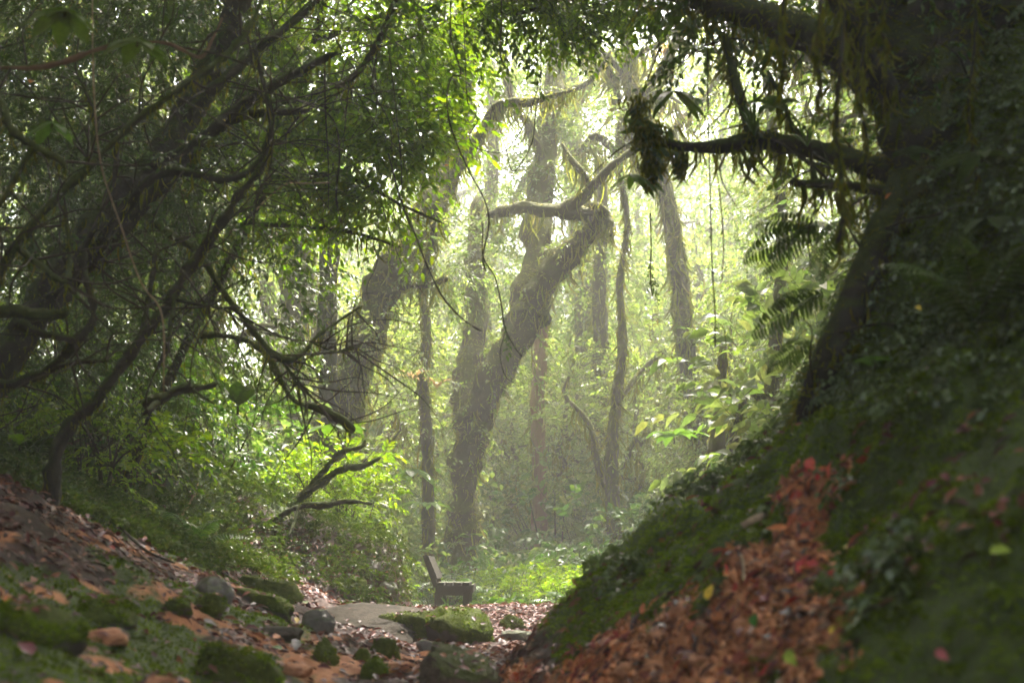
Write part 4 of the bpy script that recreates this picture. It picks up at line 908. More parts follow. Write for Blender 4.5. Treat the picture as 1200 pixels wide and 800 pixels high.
SH = [ # px, py(any), Y, kind, scale, label
 (470, 700, 15.5, 1, .8, 'bushy green shrub between the undercut bank and the bench'), (445, 690, 14.2, 4, .8, 'small leaved bright shrub left of the broad leaved plant'),
 (600, 700, 17, 0, .75, 'low leafy shrub at the foot of the thick leaning tree'), (655, 700, 16.5, 1, .8, 'low shrub where the path vanishes beside the right bank'),
 (580, 690, 16, 1, .65, 'dense low shrub right behind the bench fern'), (690, 690, 18, 0, 1.0, 'broad shrub right of the low one at the end of the path'),
 (745, 650, 18.5, 2, .9, 'glossy long leaved shrub under the thin forked tree'), (700, 650, 20, 2, 1.1, 'tall glossy shrub before the dark upright trunk'),
 (790, 640, 19, 3, 1.0, 'wide shrub below the slender bowed trunk'), (850, 600, 17.5, 3, 1.0, 'wide shrub behind the ridge of the right bank'),
 (655, 640, 22, 3, 1.3, 'rounded shrub right of the reddish brown trunk'), (590, 650, 21, 2, 1.2, 'long leaved shrub between the leaning tree and the reddish trunk'),
 (470, 640, 19, 2, 1.2, 'long leaved shrub behind the broad leaved plant'), (430, 600, 19, 3, 1.3, 'wide shrub under the bend of the old leaning tree'),
 (510, 650, 20.5, 0, 1.2, 'leafy shrub behind the bench and the creeper wrapped trunk'), (900, 560, 18, 0, 1.2, 'leafy shrub at the foot of the crooked grey trunk')]
for px, py, Y, k, sc, lab in SH:
    put_shrub(k, on(px, py, Y), rg.uniform(0, 6), sc, lab)
def scatter(n, x0, x1, y0, y1, ks, s0, s1, label, group, ok=lambda px, x, y: True, jit=1.0):
    c = 0; tries = 0
    while c < n and tries < n * 30:
        tries += 1; Y = rg.uniform(y0, y1); px = rg.uniform(x0, x1); x = (px - 600) / FP * Y
        if not ok(px, x, Y): continue
        k = ks[rg.integers(len(ks))]; put_shrub(k, (x, Y, gz(x, Y) - .05), rg.uniform(0, 6), rg.uniform(s0, s1), label, group); c += 1
pathfree = lambda px, x, y: not (-1.3 < x < 1.2 and y < 16.5)
scatter(34, 420, 980, 21, 30, (2, 3, 5, 0), 1.0, 1.7, 'hazy understory shrub among the trunks at the back of the clearing', 'hazy understory shrubs at the back of the clearing', pathfree)
scatter(26, 380, 960, 28, 40, (5, 3), 1.6, 2.4, 'tall pale shrub deep in the mist behind the trunks', 'tall pale shrubs deep in the mist', pathfree)
scatter(26, -60, 400, 12, 22, (0, 1, 3), 1.0, 1.6, 'shaded shrub deep behind the branches of the left thicket', 'shaded shrubs behind the left thicket', pathfree)
scatter(16, -100, 330, 8.8, 11.5, (0, 1, 1), .7, 1.0, 'leafy green shrub on the crest of the left bank', 'leafy shrubs along the crest of the left bank', lambda px, x, y: x < -1.9)
scatter(7, 330, 425, 11.4, 13.5, (4, 1), .6, .8, 'small sunlit shrub on the brink of the undercut left bank', 'small sunlit shrubs on the brink of the left bank', lambda px, x, y: x < -1.35)
scatter(16, 930, 1500, 9, 20, (0, 3, 5), 1.0, 1.8, 'shrub in the gloom behind the right bank', 'shrubs in the gloom behind the right bank', lambda px, x, y: x > 2.8)

scatter(16, 530, 760, 14.6, 19, (0, 1, 1), .6, .95, 'low leafy shrub on the sunlit floor of the clearing', 'low leafy shrubs on the sunlit clearing floor', lambda px, x, y: not (x < -.2 and y < 15.6))
scatter(12, 395, 560, 15.6, 20, (0, 3, 1), .7, 1.1, 'leafy shrub left of the thick leaning tree', 'leafy shrubs left of the thick leaning tree', pathfree)
for i, (px, Y, sc) in enumerate([(585, 15.2, .8), (628, 15.6, .9), (655, 15.0, .8), (690, 17.2, 1.0), (725, 17.4, 1.1), (615, 17.4, 1.1), (475, 16.4, 1.0), (570, 18.2, 1.2)]):
    fern(['leftmost', 'third', 'fourth', 'fifth', 'sixth', 'second', '', ''][i] + ' small fern in the row of low ferns from the bench to the right bank' if i < 6 else ('fern between the bench back and the slim wrapped trunk' if i == 6 else 'fern at the very foot of the thick leaning tree'), on(px, 700, Y), 'mid', 10, 30 + i, sc, group='low ferns on the clearing floor')
fern('arching fern right behind the bench seat', P(546, 686, 15.6) * np.array([1, 1, 1]) - np.array([0, 0, .18]), 'mid', 11, 1, .85)
fern('low fern at the foot of the sunny undergrowth right of the bench', on(600, 700, 14.6), 'mid', 10, 2, .8)
fern('wide fern at the end of the path against the right bank', on(672, 700, 14.2), 'mid', 11, 3, .9)
fern('fern among the undergrowth in front of the thick leaning tree', on(560, 690, 16.6), 'big', 11, 4, .9)
fern('pale fern under the long leaved shrubs right of the middle', on(705, 690, 16), 'big', 10, 5, .9)
fern('tall fern in the undergrowth left of the bench', on(462, 690, 14.6), 'mid', 10, 6, 1.0)
fern('big fern halfway up behind the ridge of the right bank', on(770, 650, 15.5), 'big', 10, 7, 1.0)
fern('big fern left of the leaning tree foot', on(505, 670, 17.5), 'far', 10, 8, 1.1)
def root_fern(label, px, py, Y, fr):
    root = thing('fern', label, 'fern', tuple(P(px, py, Y)))
    for k, (yaw, pitch, roll, sc) in enumerate(fr):
        o = link('frond', FR['dark'][k % 3], root); o.rotation_euler = (math.radians(roll), math.radians(pitch), math.radians(yaw)); o.scale = (sc,) * 3
root_fern('topmost dark fern reaching down left from the gnarled root', 962, 268, 5.6, [(188, 28, 60, 1.15), (205, 10, 40, 1.0), (170, 42, 50, .95), (230, 35, 30, .8), (150, 5, 20, .7)])
root_fern('second dark fern below the topmost one on the root', 968, 345, 5.4, [(184, 34, 65, 1.1), (210, 48, 40, .8), (165, 15, 40, .7)])
root_fern('third dark fern low on the mossy root', 952, 402, 5.4, [(188, 38, 60, .72), (215, 20, 30, .55), (160, 52, 40, .6)])
root_fern('dark fern drooping from the trunk above the other three', 992, 262, 5.5, [(196, 55, 60, .8), (175, 70, 50, .8), (220, 40, 30, .7)])
fern('grey green fern on the shaded bank at the right edge', on(1150, 470, 4.0), 'dark', 9, 15, 1.2)
fern('fern hidden in shade at the left end of the bank plants', on(40, 480, 8.4), 'dark', 9, 16, 1.3)
fern('fern tucked among the bank plants under the drooping branches', on(230, 520, 9.0), 'mid', 9, 17, .7)

# broad leaved plants; each big leaf is a part
def stalk_plant(label, loc, h, n, ln, wd, seed, mat='leaf_mid', up=.35, arch=.9):
    root = tuft('broadleaf_plant', label, tuple(loc), n, ln, wd, seed, mat, up, shape='broad', arch=arch)
    for ch in root.children: ch.location = (0, 0, h)
    r_ = .022 * ln; z0 = -.1 if h > .2 else 0; g = Geo(); tube(g, [(0, 0, z0, r_ * 1.5), (.004, 0, h * .5 + z0 * .5, r_ * 1.2), (0, 0, h + .004, r_)], 6, 4, .1, 9, seed); link('stalk', g.mesh('stalk', M['twig']), root)
    return root
p = P(411, 652, 12.6); stalk_plant('upright broad leaved plant on a bare stalk left of the bench', (p[0] + .15, 13.4, gz(p[0], 13.4)), .62, 9, .40, .10, 1, 'leaf_bright')
stalk_plant('broad pale leaved plant at the edge of the bank plants below the old leaning tree', P(396, 510, 11), .05, 5, .34, .18, 2, 'leaf_mid', .3)
stalk_plant('upright rubbery leaved plant in the middle of the bank plants', P(278, 486, 9.0), .06, 7, .30, .11, 3, 'leaf_mid', .9, .4)
stalk_plant('single yellow green big leaved sprout near the left edge litter', P(22, 528, 7.0), .03, 4, .14, .08, 4, 'leaf_bright', .8)
stalk_plant('large drooping leaved plant by the foot of the creeper wrapped trunk', P(498, 600, 16.2), .1, 8, .36, .13, 5, 'leaf_mid', .2)
stalk_plant('large heart leaved plant glowing in the undergrowth left of the thick tree', P(484, 560, 16.6), .1, 7, .34, .17, 6, 'leaf_mid', -.1)
stalk_plant('big leaved plant right of the path end', on(740, 650, 16.5), .35, 8, .5, .18, 7, 'leaf_far')
stalk_plant('rosette of big leaves under the thin forked tree', on(690, 650, 18.0), .5, 9, .55, .2, 8, 'leaf_far')
stalk_plant('dark rosette of long leaves left of the slender bowed trunk', P(790, 520, 17.5), .1, 9, .5, .16, 9, 'leaf_mid')
stalk_plant('grey leaved plant hanging from the bank at the right edge, upper one', P(1150, 190, 4.4), .02, 8, .17, .06, 10, 'leaf_grey', .1)
stalk_plant('grey leaved plant hanging from the bank at the right edge, lower one', P(1165, 262, 4.3), .02, 9, .17, .06, 11, 'leaf_grey', -.1)
stalk_plant('round leaved plant in front of the dark trunk hollow', P(1064, 186, 4.9), .02, 6, .11, .055, 12, 'leaf_grey', .3)
stalk_plant('broad green leaf cluster at the foot of the mossy root', P(1025, 432, 4.5), .02, 4, .13, .09, 13, 'leaf_mid', .3)
stalk_plant('large dark leaf cluster at the very top left', P(75, 20, 4.6), .02, 7, .15, .075, 14, 'leaf_dark', -.2)
stalk_plant('large dark leaves hanging right of the reddish arching branch', P(160, 55, 4.8), .02, 6, .14, .07, 15, 'leaf_dark', -.2)
stalk_plant('hanging leaf cluster on the thin arching stem at the left', P(60, 150, 5.2), .02, 6, .12, .06, 16, 'leaf_mid', -.3)

# ------------------------------------------------------------------ ground cover
def ground_pts(n, x0, x1, y0, y1, rng):
    x = rng.uniform(x0, x1, n); y = rng.uniform(y0, y1, n); z = ground(x, y); e = .03
    nx = -(ground(x + e, y) - ground(x - e, y)) / (2 * e); ny = -(ground(x, y + e) - ground(x, y - e)) / (2 * e)
    N = nrm(np.stack([nx, ny, np.ones(n)], 1)); return x, y, z, N
def in_view(x, y, z, m=60):
    dy, dz = y * math.cos(TILT) + (z - CAMZ) * math.sin(TILT), -y * math.sin(TILT) + (z - CAMZ) * math.cos(TILT)
    px = 600 + FP * x / np.maximum(dy, .1); py = 400 - FP * dz / np.maximum(dy, .1)
    return (px > -m) & (px < 1200 + m) & (py < 800 + m) & (py > -m) & (dy > .5)

rng = np.random.default_rng(77)
# moss carpet on the right bank and in patches on the left
g = Geo()
x, y, z, N = ground_pts(420000, -.1, 2.7, 1.6, 7.5, rng); ms, cl = masks(x, y, z)
steep = 1 / N[:, 2]; k = (ms > .3 + .3 * rng.random(len(x))) & in_view(x, y, z) & (rng.random(len(x)) < np.clip(steep * .30, 0, 1)) & (rng.random(len(x)) < np.clip((4.2 / y) ** 1.2, .4, 1))
x, y, z, N = x[k], y[k], z[k], N[k]; c = np.stack([x, y, z], 1)
hh = .5 + .8 * sstep(-.3, .5, fbm(c, 7, 2, 5))
leaves(g, c - N * .004, N * .8 + .75 * rng.normal(size=N.shape), rdir(len(c), rng), rng.uniform(.010, .022, len(c)) * hh, rng.uniform(.005, .010, len(c)), 'diamond')
print('moss R', len(c))
x, y, z, N = ground_pts(60000, .1, 2.4, 1.5, 5.6, rng); ms, cl = masks(x, y, z); c = np.stack([x, y, z], 1)
k = (ms > .5) & in_view(x, y, z) & (rng.random(len(x)) < .34) & (vnoise(c, 4, 66) > -.45); c, N = c[k], N[k]; print('feather moss', len(c))
sprays(g, c, N + .8 * rng.normal(size=N.shape) + np.array([-.2, -.2, .1]), .045, 7, .017, .42, .5, 'diamond', 0, 0, rng=rng, twigs=False)
x, y, z, N = ground_pts(460000, -4.5, -.3, 2.6, 12, rng); ms, cl = masks(x, y, z)
k = (ms > .4 + .3 * rng.random(len(x))) & in_view(x, y, z) & (rng.random(len(x)) < .5) & ~((y > 8.8) & (x > -1.9)); x, y, z, N = x[k], y[k], z[k], N[k]; c = np.stack([x, y, z], 1)
leaves(g, c - N * .004, N * .8 + .7 * rng.normal(size=N.shape), rdir(len(c), rng), rng.uniform(.012, .026, len(c)), rng.uniform(.006, .010, len(c)), 'diamond')
print('moss L', len(c))
o = link('moss_carpet', g.mesh('moss_carpet', M['moss_ground']), kind='stuff'); tag(o, 'green moss carpet covering the banks on both sides of the path', 'moss')

# tiny leaved creepers on the right bank
g = Geo()
x, y, z, N = ground_pts(17000, .1, 2.9, 1.8, 7.2, rng); ms, cl = masks(x, y, z); c = np.stack([x, y, z], 1)
k = (ms > .5) & in_view(x, y, z) & ((z > 1.0 + .25 * vnoise(c, 2, 3)) | (vnoise(c, 2.2, 8) > .45)) & (rng.random(len(x)) < .75)
c, N = c[k], N[k]; print('creeper', len(c))
sprays(g, c, N + .6 * rng.normal(size=N.shape) + np.array([-.2, -.2, .1]), .10, 6, .036, .62, .7, 'ovate', 0, 1, rng=rng, twig_r=.0012)
o = link('bank_creeper', g.mesh('bank_creeper', [M['leaf_grey'], M['twig']]), kind='stuff'); tag(o, 'small leaved creepers trailing over the steep right bank', 'creeper')

# leafy ground cover on the left bank
g = Geo()
x, y, z, N = ground_pts(30000, -6.5, -.9, 6.8, 14.5, rng); c = np.stack([x, y, z], 1)
edge = -1.0 - .55 * sstep(10, 7.2, y) * 1.6
k = in_view(x, y, z) & (x < edge - .75 * sstep(11.6, 13.4, y) + .25 * vnoise(c, 1.3, 4)) & ((z > .50 + .30 * vnoise(c, 1.6, 6)) | (y > 10)) & (rng.random(len(x)) < np.clip(8.5 / y, .3, 1) ** 1.5)
c, N = c[k], N[k]; print('cover L', len(c))
sprays(g, c, N * .5 + np.array([.15, -.2, .8]) + .45 * rng.normal(size=N.shape), .17, 8, .040, .5, .5, 'ovate', 0, 1, rng=rng, twig_r=.0015)
o = link('bank_plants', g.mesh('bank_plants', [M['leaf_cover'], M['twig']]), kind='stuff'); tag(o, 'dense small leaved green plants covering the upper left bank', 'ground cover')
g = Geo(); n = 800
yy = rng.uniform(9.6, 15, n); xx = -.55 - .35 * sstep(8, 11, yy) - .25 * sstep(14, 18, yy) - .75 * sstep(11.6, 13.4, yy) - rng.uniform(.1, .6, n); c = np.stack([xx, yy, ground(xx, yy)], 1)
sprays(g, c, np.array([.7, -.35, .25]) + .45 * rng.normal(size=c.shape), .26, 8, .045, .5, .9, 'ovate', 0, 1, rng=rng, twig_r=.0015)
o = link('brink_plants', g.mesh('brink_plants', [M['leaf_cover'], M['twig']]), kind='stuff'); tag(o, 'bright leafy sprays hanging over the dark hollow in the left bank', 'ground cover')
# clearing floor
g = Geo()
x, y, z, N = ground_pts(15000, -6, 9, 11.5, 27, rng); c = np.stack([x, y, z], 1)
k = in_view(x, y, z, 20) & ~((x > -1.35) & (x < 1.0) & (y < 13.2)) & (rng.random(len(x)) < np.clip(14 / y, .3, 1) ** 1.6)
c, N = c[k], N[k]; print('cover C', len(c))
sprays(g, c, np.array([0, 0, 1.]) + .5 * rng.normal(size=N.shape), .30, 7, .11, .42, .7, 'ovate', 0, 1, rng=rng, twig_r=.002)
o = link('clearing_plants', g.mesh('clearing_plants', [M['leaf_mid'], M['twig']]), kind='stuff'); tag(o, 'low sunlit leafy plants carpeting the clearing beyond the bench', 'ground cover')

# leaf litter
g = Geo()
x, y, z, N = ground_pts(68000, -4.2, 1.5, 2.8, 13.6, rng); ms, cl = masks(x, y, z); c = np.stack([x, y, z], 1)
w = (1 - ms) * (1 - .35 * cl) + .08 + .30 * sstep(.0, .5, vnoise(c, 1.9, 15)) * ms; w *= .35 + .9 * sstep(-.5, .4, vnoise(c, 2.5, 12))
k = in_view(x, y, z) & (rng.random(len(x)) < w * .75) & ~((y > 10.6) & (x < -1.05)); c, N = c[k], N[k]; print('litter', len(c))
T = nrm(np.cross(N, rdir(len(c), rng)))
leaves(g, c + N * .006, T + N * rng.uniform(-.1, .45, (len(c), 1)), N + .35 * rng.normal(size=N.shape), rng.uniform(.025, .075, len(c)), rng.uniform(.014, .034, len(c)), 'ovate')
c = np.concatenate([a for a, b in ROCK_LITTER]); N = np.concatenate([b for a, b in ROCK_LITTER]); T = nrm(np.cross(N, rdir(len(c), rng)))
leaves(g, c, T + .15 * N * rng.random((len(c), 1)), N + .2 * rng.normal(size=N.shape), rng.uniform(.025, .06, len(c)), rng.uniform(.014, .03, len(c)), 'ovate')
o = link('leaf_litter', g.mesh('leaf_litter', M['litter']), kind='stuff'); tag(o, 'wet brown and red leaf litter strewn over the path and its edges', 'leaf litter')
g = Geo()
x, y, z, N = ground_pts(7000, -.4, 1.0, 9.0, 14.5, rng); c = np.stack([x, y, z], 1); T = nrm(np.cross(N, rdir(len(c), rng)))
leaves(g, c + N * .006, T + N * .25 * rng.random((len(c), 1)), N + .3 * rng.normal(size=N.shape), rng.uniform(.03, .07, len(c)), .03, 'ovate')
o = link('leaf_litter', g.mesh('leaf_litter', M['litter_pink']), kind='stuff'); tag(o, 'pinkish dry leaves covering the far end of the path', 'leaf litter')
g = Geo()
x, y, z, N = ground_pts(30000, -.3, 2.0, 2.0, 6.4, rng); ms, cl = masks(x, y, z); c = np.stack([x, y, z], 1)
k = (cl > .25) & in_view(x, y, z) & (vnoise(c, 5, 91) > .05) & (rng.random(len(x)) < .75); c, N = c[k], N[k]; T = nrm(np.cross(N, rdir(len(c), rng))); print('orange litter', len(c))
leaves(g, c + N * .010, T + N * rng.uniform(-.1, .5, (len(c), 1)), N + .35 * rng.normal(size=N.shape), .016 + .065 * rng.random(len(c)) ** 2.2, .010 + .034 * rng.random(len(c)) ** 2, 'ovate')
M['litter_orange'] = mat_leaf('litter_orange', [(.62, .24, .09), (.18, .05, .035), (.40, .03, .03), (.68, .32, .13), (.10, .05, .04), (.42, .14, .07), (.22, .05, .05), (.07, .05, .05)], rough=.5, trans=.15, tcol=(1.2, .8, .5), spec=.3)
o = link('leaf_litter', g.mesh('leaf_litter', M['litter_orange']), kind='stuff'); tag(o, 'orange and dark red leaf scraps scattered on the clay of the right bank', 'leaf litter')
# small clay crumbs on the bared slope
g = Geo(); 
x, y, z, N = ground_pts(26000, -.1, 1.7, 2.2, 6.2, rng); ms, cl = masks(x, y, z); k = (cl > .4) & in_view(x, y, z) & (rng.random(len(x)) < .8); c = np.stack([x, y, z], 1)[k]
oct_ = np.array([(1, 0, 0), (-1, 0, 0), (0, 1, 0), (0, -1, 0), (0, 0, 1), (0, 0, -1)], float); of = np.array([(0, 2, 4), (2, 1, 4), (1, 3, 4), (3, 0, 4), (2, 0, 5), (1, 2, 5), (3, 1, 5), (0, 3, 5)])
n = len(c); V = c[:, None] + oct_[None] * (rng.uniform(.003, .014, (n, 1, 1)) * rng.uniform(.4, 1.6, (n, 6, 1))) + .003 * rng.normal(size=(n, 6, 3))
g.add(V.reshape(-1, 3), (of[None] + (np.arange(n) * 6)[:, None, None]).reshape(-1, 3)); print('crumbs', n)
M['crumb'] = mat_leaf('crumb', [(.56, .23, .10), (.40, .15, .07), (.66, .31, .15), (.20, .08, .05), (.48, .18, .08)], rough=.8, trans=0, spec=.3)
o = link('clay_crumbs', g.mesh('clay_crumbs', M['crumb']), kind='stuff'); tag(o, 'loose orange clay crumbs on the bared strip of the right bank', 'soil')

# single leaves one can pick out
def one_leaf(label, px, py, ln, col, Y=None, up=.5, seed=0, wd=.62, cat='leaf', name='fallen_leaf'):
    h = hit(px, py) if Y is None else P(px, py, Y); rng = np.random.default_rng(seed + 900)
    e = .03; x, y = h[0], h[1]; N = nrm(np.array([[-(gz(x + e, y) - gz(x - e, y)) / (2 * e), -(gz(x, y + e) - gz(x, y - e)) / (2 * e) - .3, 1.]]))
    if 'c_' + col not in M:
        M['c_' + col] = mat_leaf('leaf_' + col, {'yellow': [(.62, .45, .05)], 'lime': [(.32, .42, .06)], 'red': [(.35, .02, .02)], 'pink': [(.45, .13, .14)], 'orange': [(.50, .16, .04)], 'straw': [(.45, .34, .20)], 'grey': [(.20, .19, .21)], 'green': [(.05, .16, .03)], 'maroon': [(.13, .015, .03)]}[col], trans=.25, tcol=(1.1, 1, .6))
    g = Geo(); leaves(g, np.zeros((1, 3)), nrm(np.cross(N, rng.normal(size=(1, 3)))), N, ln, ln * wd, 'ovate'); V = g.V[0]; V -= V.mean(0)
    o = link(name, g.mesh(name, M['c_' + col])); o.location = tuple(h + N[0] * .03); return tag(o, label, cat)
for i, (lab, px, py, ln, col) in enumerate([
    ('bright yellow leaf lying on the orange clay slope', 837, 713, .062, 'yellow'), ('pale lime leaf on the moss at the right edge', 1178, 660, .05, 'lime'),
    ('yellow leaf at the border of clay and moss on the right bank', 998, 655, .05, 'yellow'), ('lime yellow leaf at the bottom edge of the right bank', 935, 792, .06, 'lime'),
    ('pink leaf on the moss near the bottom right', 1112, 792, .04, 'pink'), ('crimson leaf among clods beside the moss border', 984, 678, .05, 'red'), ('second crimson leaf below the first beside the moss border', 972, 690, .045, 'red'),
    ('small red leaf in the moss under the root shade', 1097, 578, .04, 'maroon'), ('grey dry leaf in the middle of the clay slope', 928, 729, .055, 'grey'), ('green leaf fallen on the clay left of the grey one', 890, 735, .055, 'green'),
    ('red leaf at the bottom of the clay slope', 908, 792, .045, 'red'), ('small yellow leaf above the bottom edge on the clay', 985, 752, .03, 'yellow'),
    ('bright red leaf in the litter of the left bank', 129, 649, .045, 'red'), ('yellow leaf on the litter between the left stones', 346, 732, .05, 'yellow'), ('orange leaf on the mossy mound at the left edge', 3, 712, .05, 'orange'),
    ('grey wet leaf below the thin pale flat stone', 345, 760, .085, 'grey'), ('long grey leaf left of the low mossy hump', 242, 737, .07, 'grey'), ('big maroon leaf at the bottom left', 28, 775, .09, 'maroon'),
    ('maroon leaf near the yellow leaf among the left stones', 318, 690, .05, 'maroon'), ('orange leaf cluster piece by the thin pale flat stone', 322, 752, .06, 'orange'), ('green leaf dropped beside the thin flat stone', 323, 768, .05, 'green')]):
    one_leaf(lab, px, py, ln, col, seed=i)
for i, (lab, px, py, Y, ln, col) in enumerate([
    ('yellow leaf caught in the creepers high on the right bank', 1080, 367, 4.6, .04, 'yellow'), ('red orange leaf stuck in the bright foliage over the clearing', 522, 198, 9.0, .045, 'orange'),
    ('orange leaf hanging in the shade at the upper left', 36, 103, 5.2, .05, 'orange'), ('small yellow leaf in the dark foliage under the horizontal limb stub', 261, 147, 6.8, .03, 'yellow'), ('yellow leaf beside the hollow at the top right', 1046, 234, 4.9, .035, 'orange'),
    ('grey pale leaf catching light in front of the heavy leaning tree', 192, 132, 6.4, .07, 'grey')]):
    one_leaf(lab, px, py, ln, col, Y, seed=40 + i)

def stick(label, pts, w, lift=.012, mat='stick', cat='stick', name='fallen_stick', hollow=False):
    h = [hit(*q) for q in pts]; b0 = h[0]; yk = np.mean([q[1] for q in h]); g = Geo()
    tube(g, [(q[0] - b0[0], q[1] - b0[1], q[2] - b0[2] + lift, .5 * w * yk / FP) for q in h], 8, 5, .08, 30, int(pts[0][0]))
    o = link(name, g.mesh(name, M[mat])); o.location = tuple(b0); return tag(o, label, cat)
stick('pale curled bark strip on the left bank litter', [(190, 613), (200, 624), (213, 632)], 6)
stick('split reddish bamboo piece pointing down the left bank', [(145, 578), (152, 588), (160, 598)], 9)
stick('tan broken stick near the top left of the litter', [(36, 550), (44, 562), (52, 572)], 7)
stick('straw coloured broken stalk lying over the top of the clay slope', [(870, 627), (884, 620), (900, 612)], 9, .02)
stick('thin upright orange stalk stuck in the clay slope', [(868, 662), (871, 676), (872, 690)], 5, .02)
stick('long dark twig slanting down the left bank', [(108, 596), (140, 622), (170, 650), (205, 664)], 3, .02, 'twig')
stick('reddish twig lying level across the left bank litter', [(195, 640), (225, 643), (258, 648), (276, 655)], 3, .02, 'bark_red')
stick('forked grey twig standing out of the left bank litter', [(212, 610), (226, 590), (232, 572)], 3, .03)
stick('tan twig crossing the litter below the bank plants', [(150, 640), (176, 664), (196, 676)], 2.5, .02)

# ------------------------------------------------------------------ wood around and above
def big_proto(seed, H, r, rz, leaf, n, mat, trunk_r, name, label, nl=9, shell=.2, thr=-.1, tl=.8, low=0, lean=0):
    rng = np.random.default_rng(seed); root = thing(name, label, 'tree', (0, -20, -30))
    g = Geo(); tb = tube(g, [(0, 0, -.3, trunk_r * 1.2), (.1 + lean * .12, .05, H * .3, trunk_r), (-.1 + lean * .5, .1, H * .6, trunk_r * .8), (.1 + lean, 0, H, trunk_r * .35)], 10, 8, .14, 3, seed, flare=.5, wob=.12)
    link('trunk', g.mesh('trunk', M['bark_mossy']), root)
    mg = Geo(); fuzz(mg, tb, 60, .10, .02, .5, rng=rng, hanglen=.5, hangdens=25)
    for i in range(7):
        a = rng.uniform(0, 6.28); h0 = H * rng.uniform(.3, .85); e = np.array([math.cos(a) * r * .8, math.sin(a) * r * .8, h0 + r * .4])
        g = Geo(); lx = lean * (h0 / H) ** 1.3; e[0] += lean * .9; t2 = tube(g, [(lx, 0, h0, trunk_r * .5), (lx * .6 + e[0] * .4, e[1] * .4, h0 + r * .25 + rng.normal() * .2, trunk_r * .35), (*e, trunk_r * .12)], 7, 7, .14, 4, seed + i, wob=.25)
        link('branch', g.mesh('branch', M['bark_mossy']), root); fuzz(mg, t2, 60, .09, .02, .6, rng=rng, hanglen=.6, hangdens=30)
    link('moss', mg.mesh('moss', M['moss']), root, 'stuff')
    g = Geo(); p, d = cloud((lean, 0, H - rz * .5 - low), (r, r, rz), n, thr, 1.1 / r * 2, seed, rng, shell)
    sprays(g, p, d, tl, nl, leaf, .5, .35, 'ovate' if leaf < .12 else 'diamond', 0, 1, rng=rng, twig_r=.006)
    link('crown', g.mesh('crown', [M[mat], M['twig']]), root)
    return root
# unseen trees, put in so that their crowns shade path and camera
rp = big_proto(201, 8.2, 4.2, 1.5, .24, 1300, 'leaf_mid', .28, 'unseen_shade_tree', 'unseen tall tree whose crown shades the path', thr=-.5, shell=0, tl=1.0)
spots = [(-6.2, 1.5, .2, 1), (-5.6, 6.0, 1.5, 1), (6.4, 6.0, .7, 1.05), (-4, -7, 1, 1.1), (-9.5, -3, 4, 1.1), (-10.5, 4, 2, 1.1), (11, 4, 2, 1.1), (0, -13, 1, 1.15), (-11, 10.5, 3, 1.1), (12, 10, 4, 1.1)]
spots += [(6.5, 9, 1, 1.35), (-4.5, 1.5, 0, 1.5), (-8, 5, 3, 1.5), (9, 4.5, 2, 1.5), (-13, 8, 2, 1.4), (-8.5, 13.5, 2, 1.35), (-12, 15, 1, 1.3), (14, 14, 3, 1.3)]
spots = [s for s in spots if not (abs(s[0]) < .42 * s[1] + .6 and s[1] > 0)]
for i, (x, y, a, s) in enumerate(spots):
    loc = (x, y, gz(x, y)); lab = 'unseen tall tree whose crown shades the path'
    if i == 0: rp.location = loc; rp.rotation_euler = (0, 0, a); rp['group'] = 'unseen tall trees shading the path'
    else: copy_tree(rp, loc, a, s, lab, 'unseen tall trees shading the path')
rp2 = big_proto(205, 10.2, 4.4, 2.0, .27, 2000, 'leaf_mid', .3, 'unseen_shade_tree', '', thr=-.6, shell=0, tl=1.0, lean=3.6)  # leaning shape sets this unseen crown over the foreground to shade it
for i, (x, y, a, s) in enumerate([(-7.4, 7.0, -.25, 1), (7.4, 7.6, 3.0, 1), (-7.5, 12.5, -.2, 1.0), (-6.4, 3.6, 0.2, .95)]):
    loc = (x, y, gz(x, y)); lab = 'unseen leaning tree added so its dense crown shades the path'
    if i == 0: rp2.location = loc; rp2.rotation_euler = (0, 0, a); rp2['group'] = 'unseen leaning trees shading the path'; rp2['label'] = lab
    else: copy_tree(rp2, loc, a, s, lab, 'unseen leaning trees shading the path')
st = big_proto(207, 10.4, 2.0, 1.2, .24, 420, 'leaf_mid', .15, 'unseen_shade_tree', 'added slim tree with an unseen crown that shades the path slab', thr=-.6, shell=0, tl=.7, lean=3.5)  # added to cast shade on the path slab; its crown is unseen
st.location = (5.9, 15.2, gz(5.9, 15.2)); st.rotation_euler = (0, 0, math.pi)
# unseen shrubs added along the sides to keep the foreground dark
w_ok = lambda px, x, y: True
def ring(n, r0, r1, label, group):
    c = 0
    while c < n:
        a = rg.uniform(math.radians(150), math.radians(390)); r = rg.uniform(r0, r1); x, y = r * math.cos(a) * 1.0, 3 + r * math.sin(a)
        if abs(x) < 2.2: continue
        put_shrub(5, (x, y, gz(x, y)), rg.uniform(0, 6), rg.uniform(1.5, 2.3), label, group); c += 1
ring(24, 5.5, 11, 'unseen tall shrub added beside the camera to shut out light', 'unseen tall shrubs shutting out light')

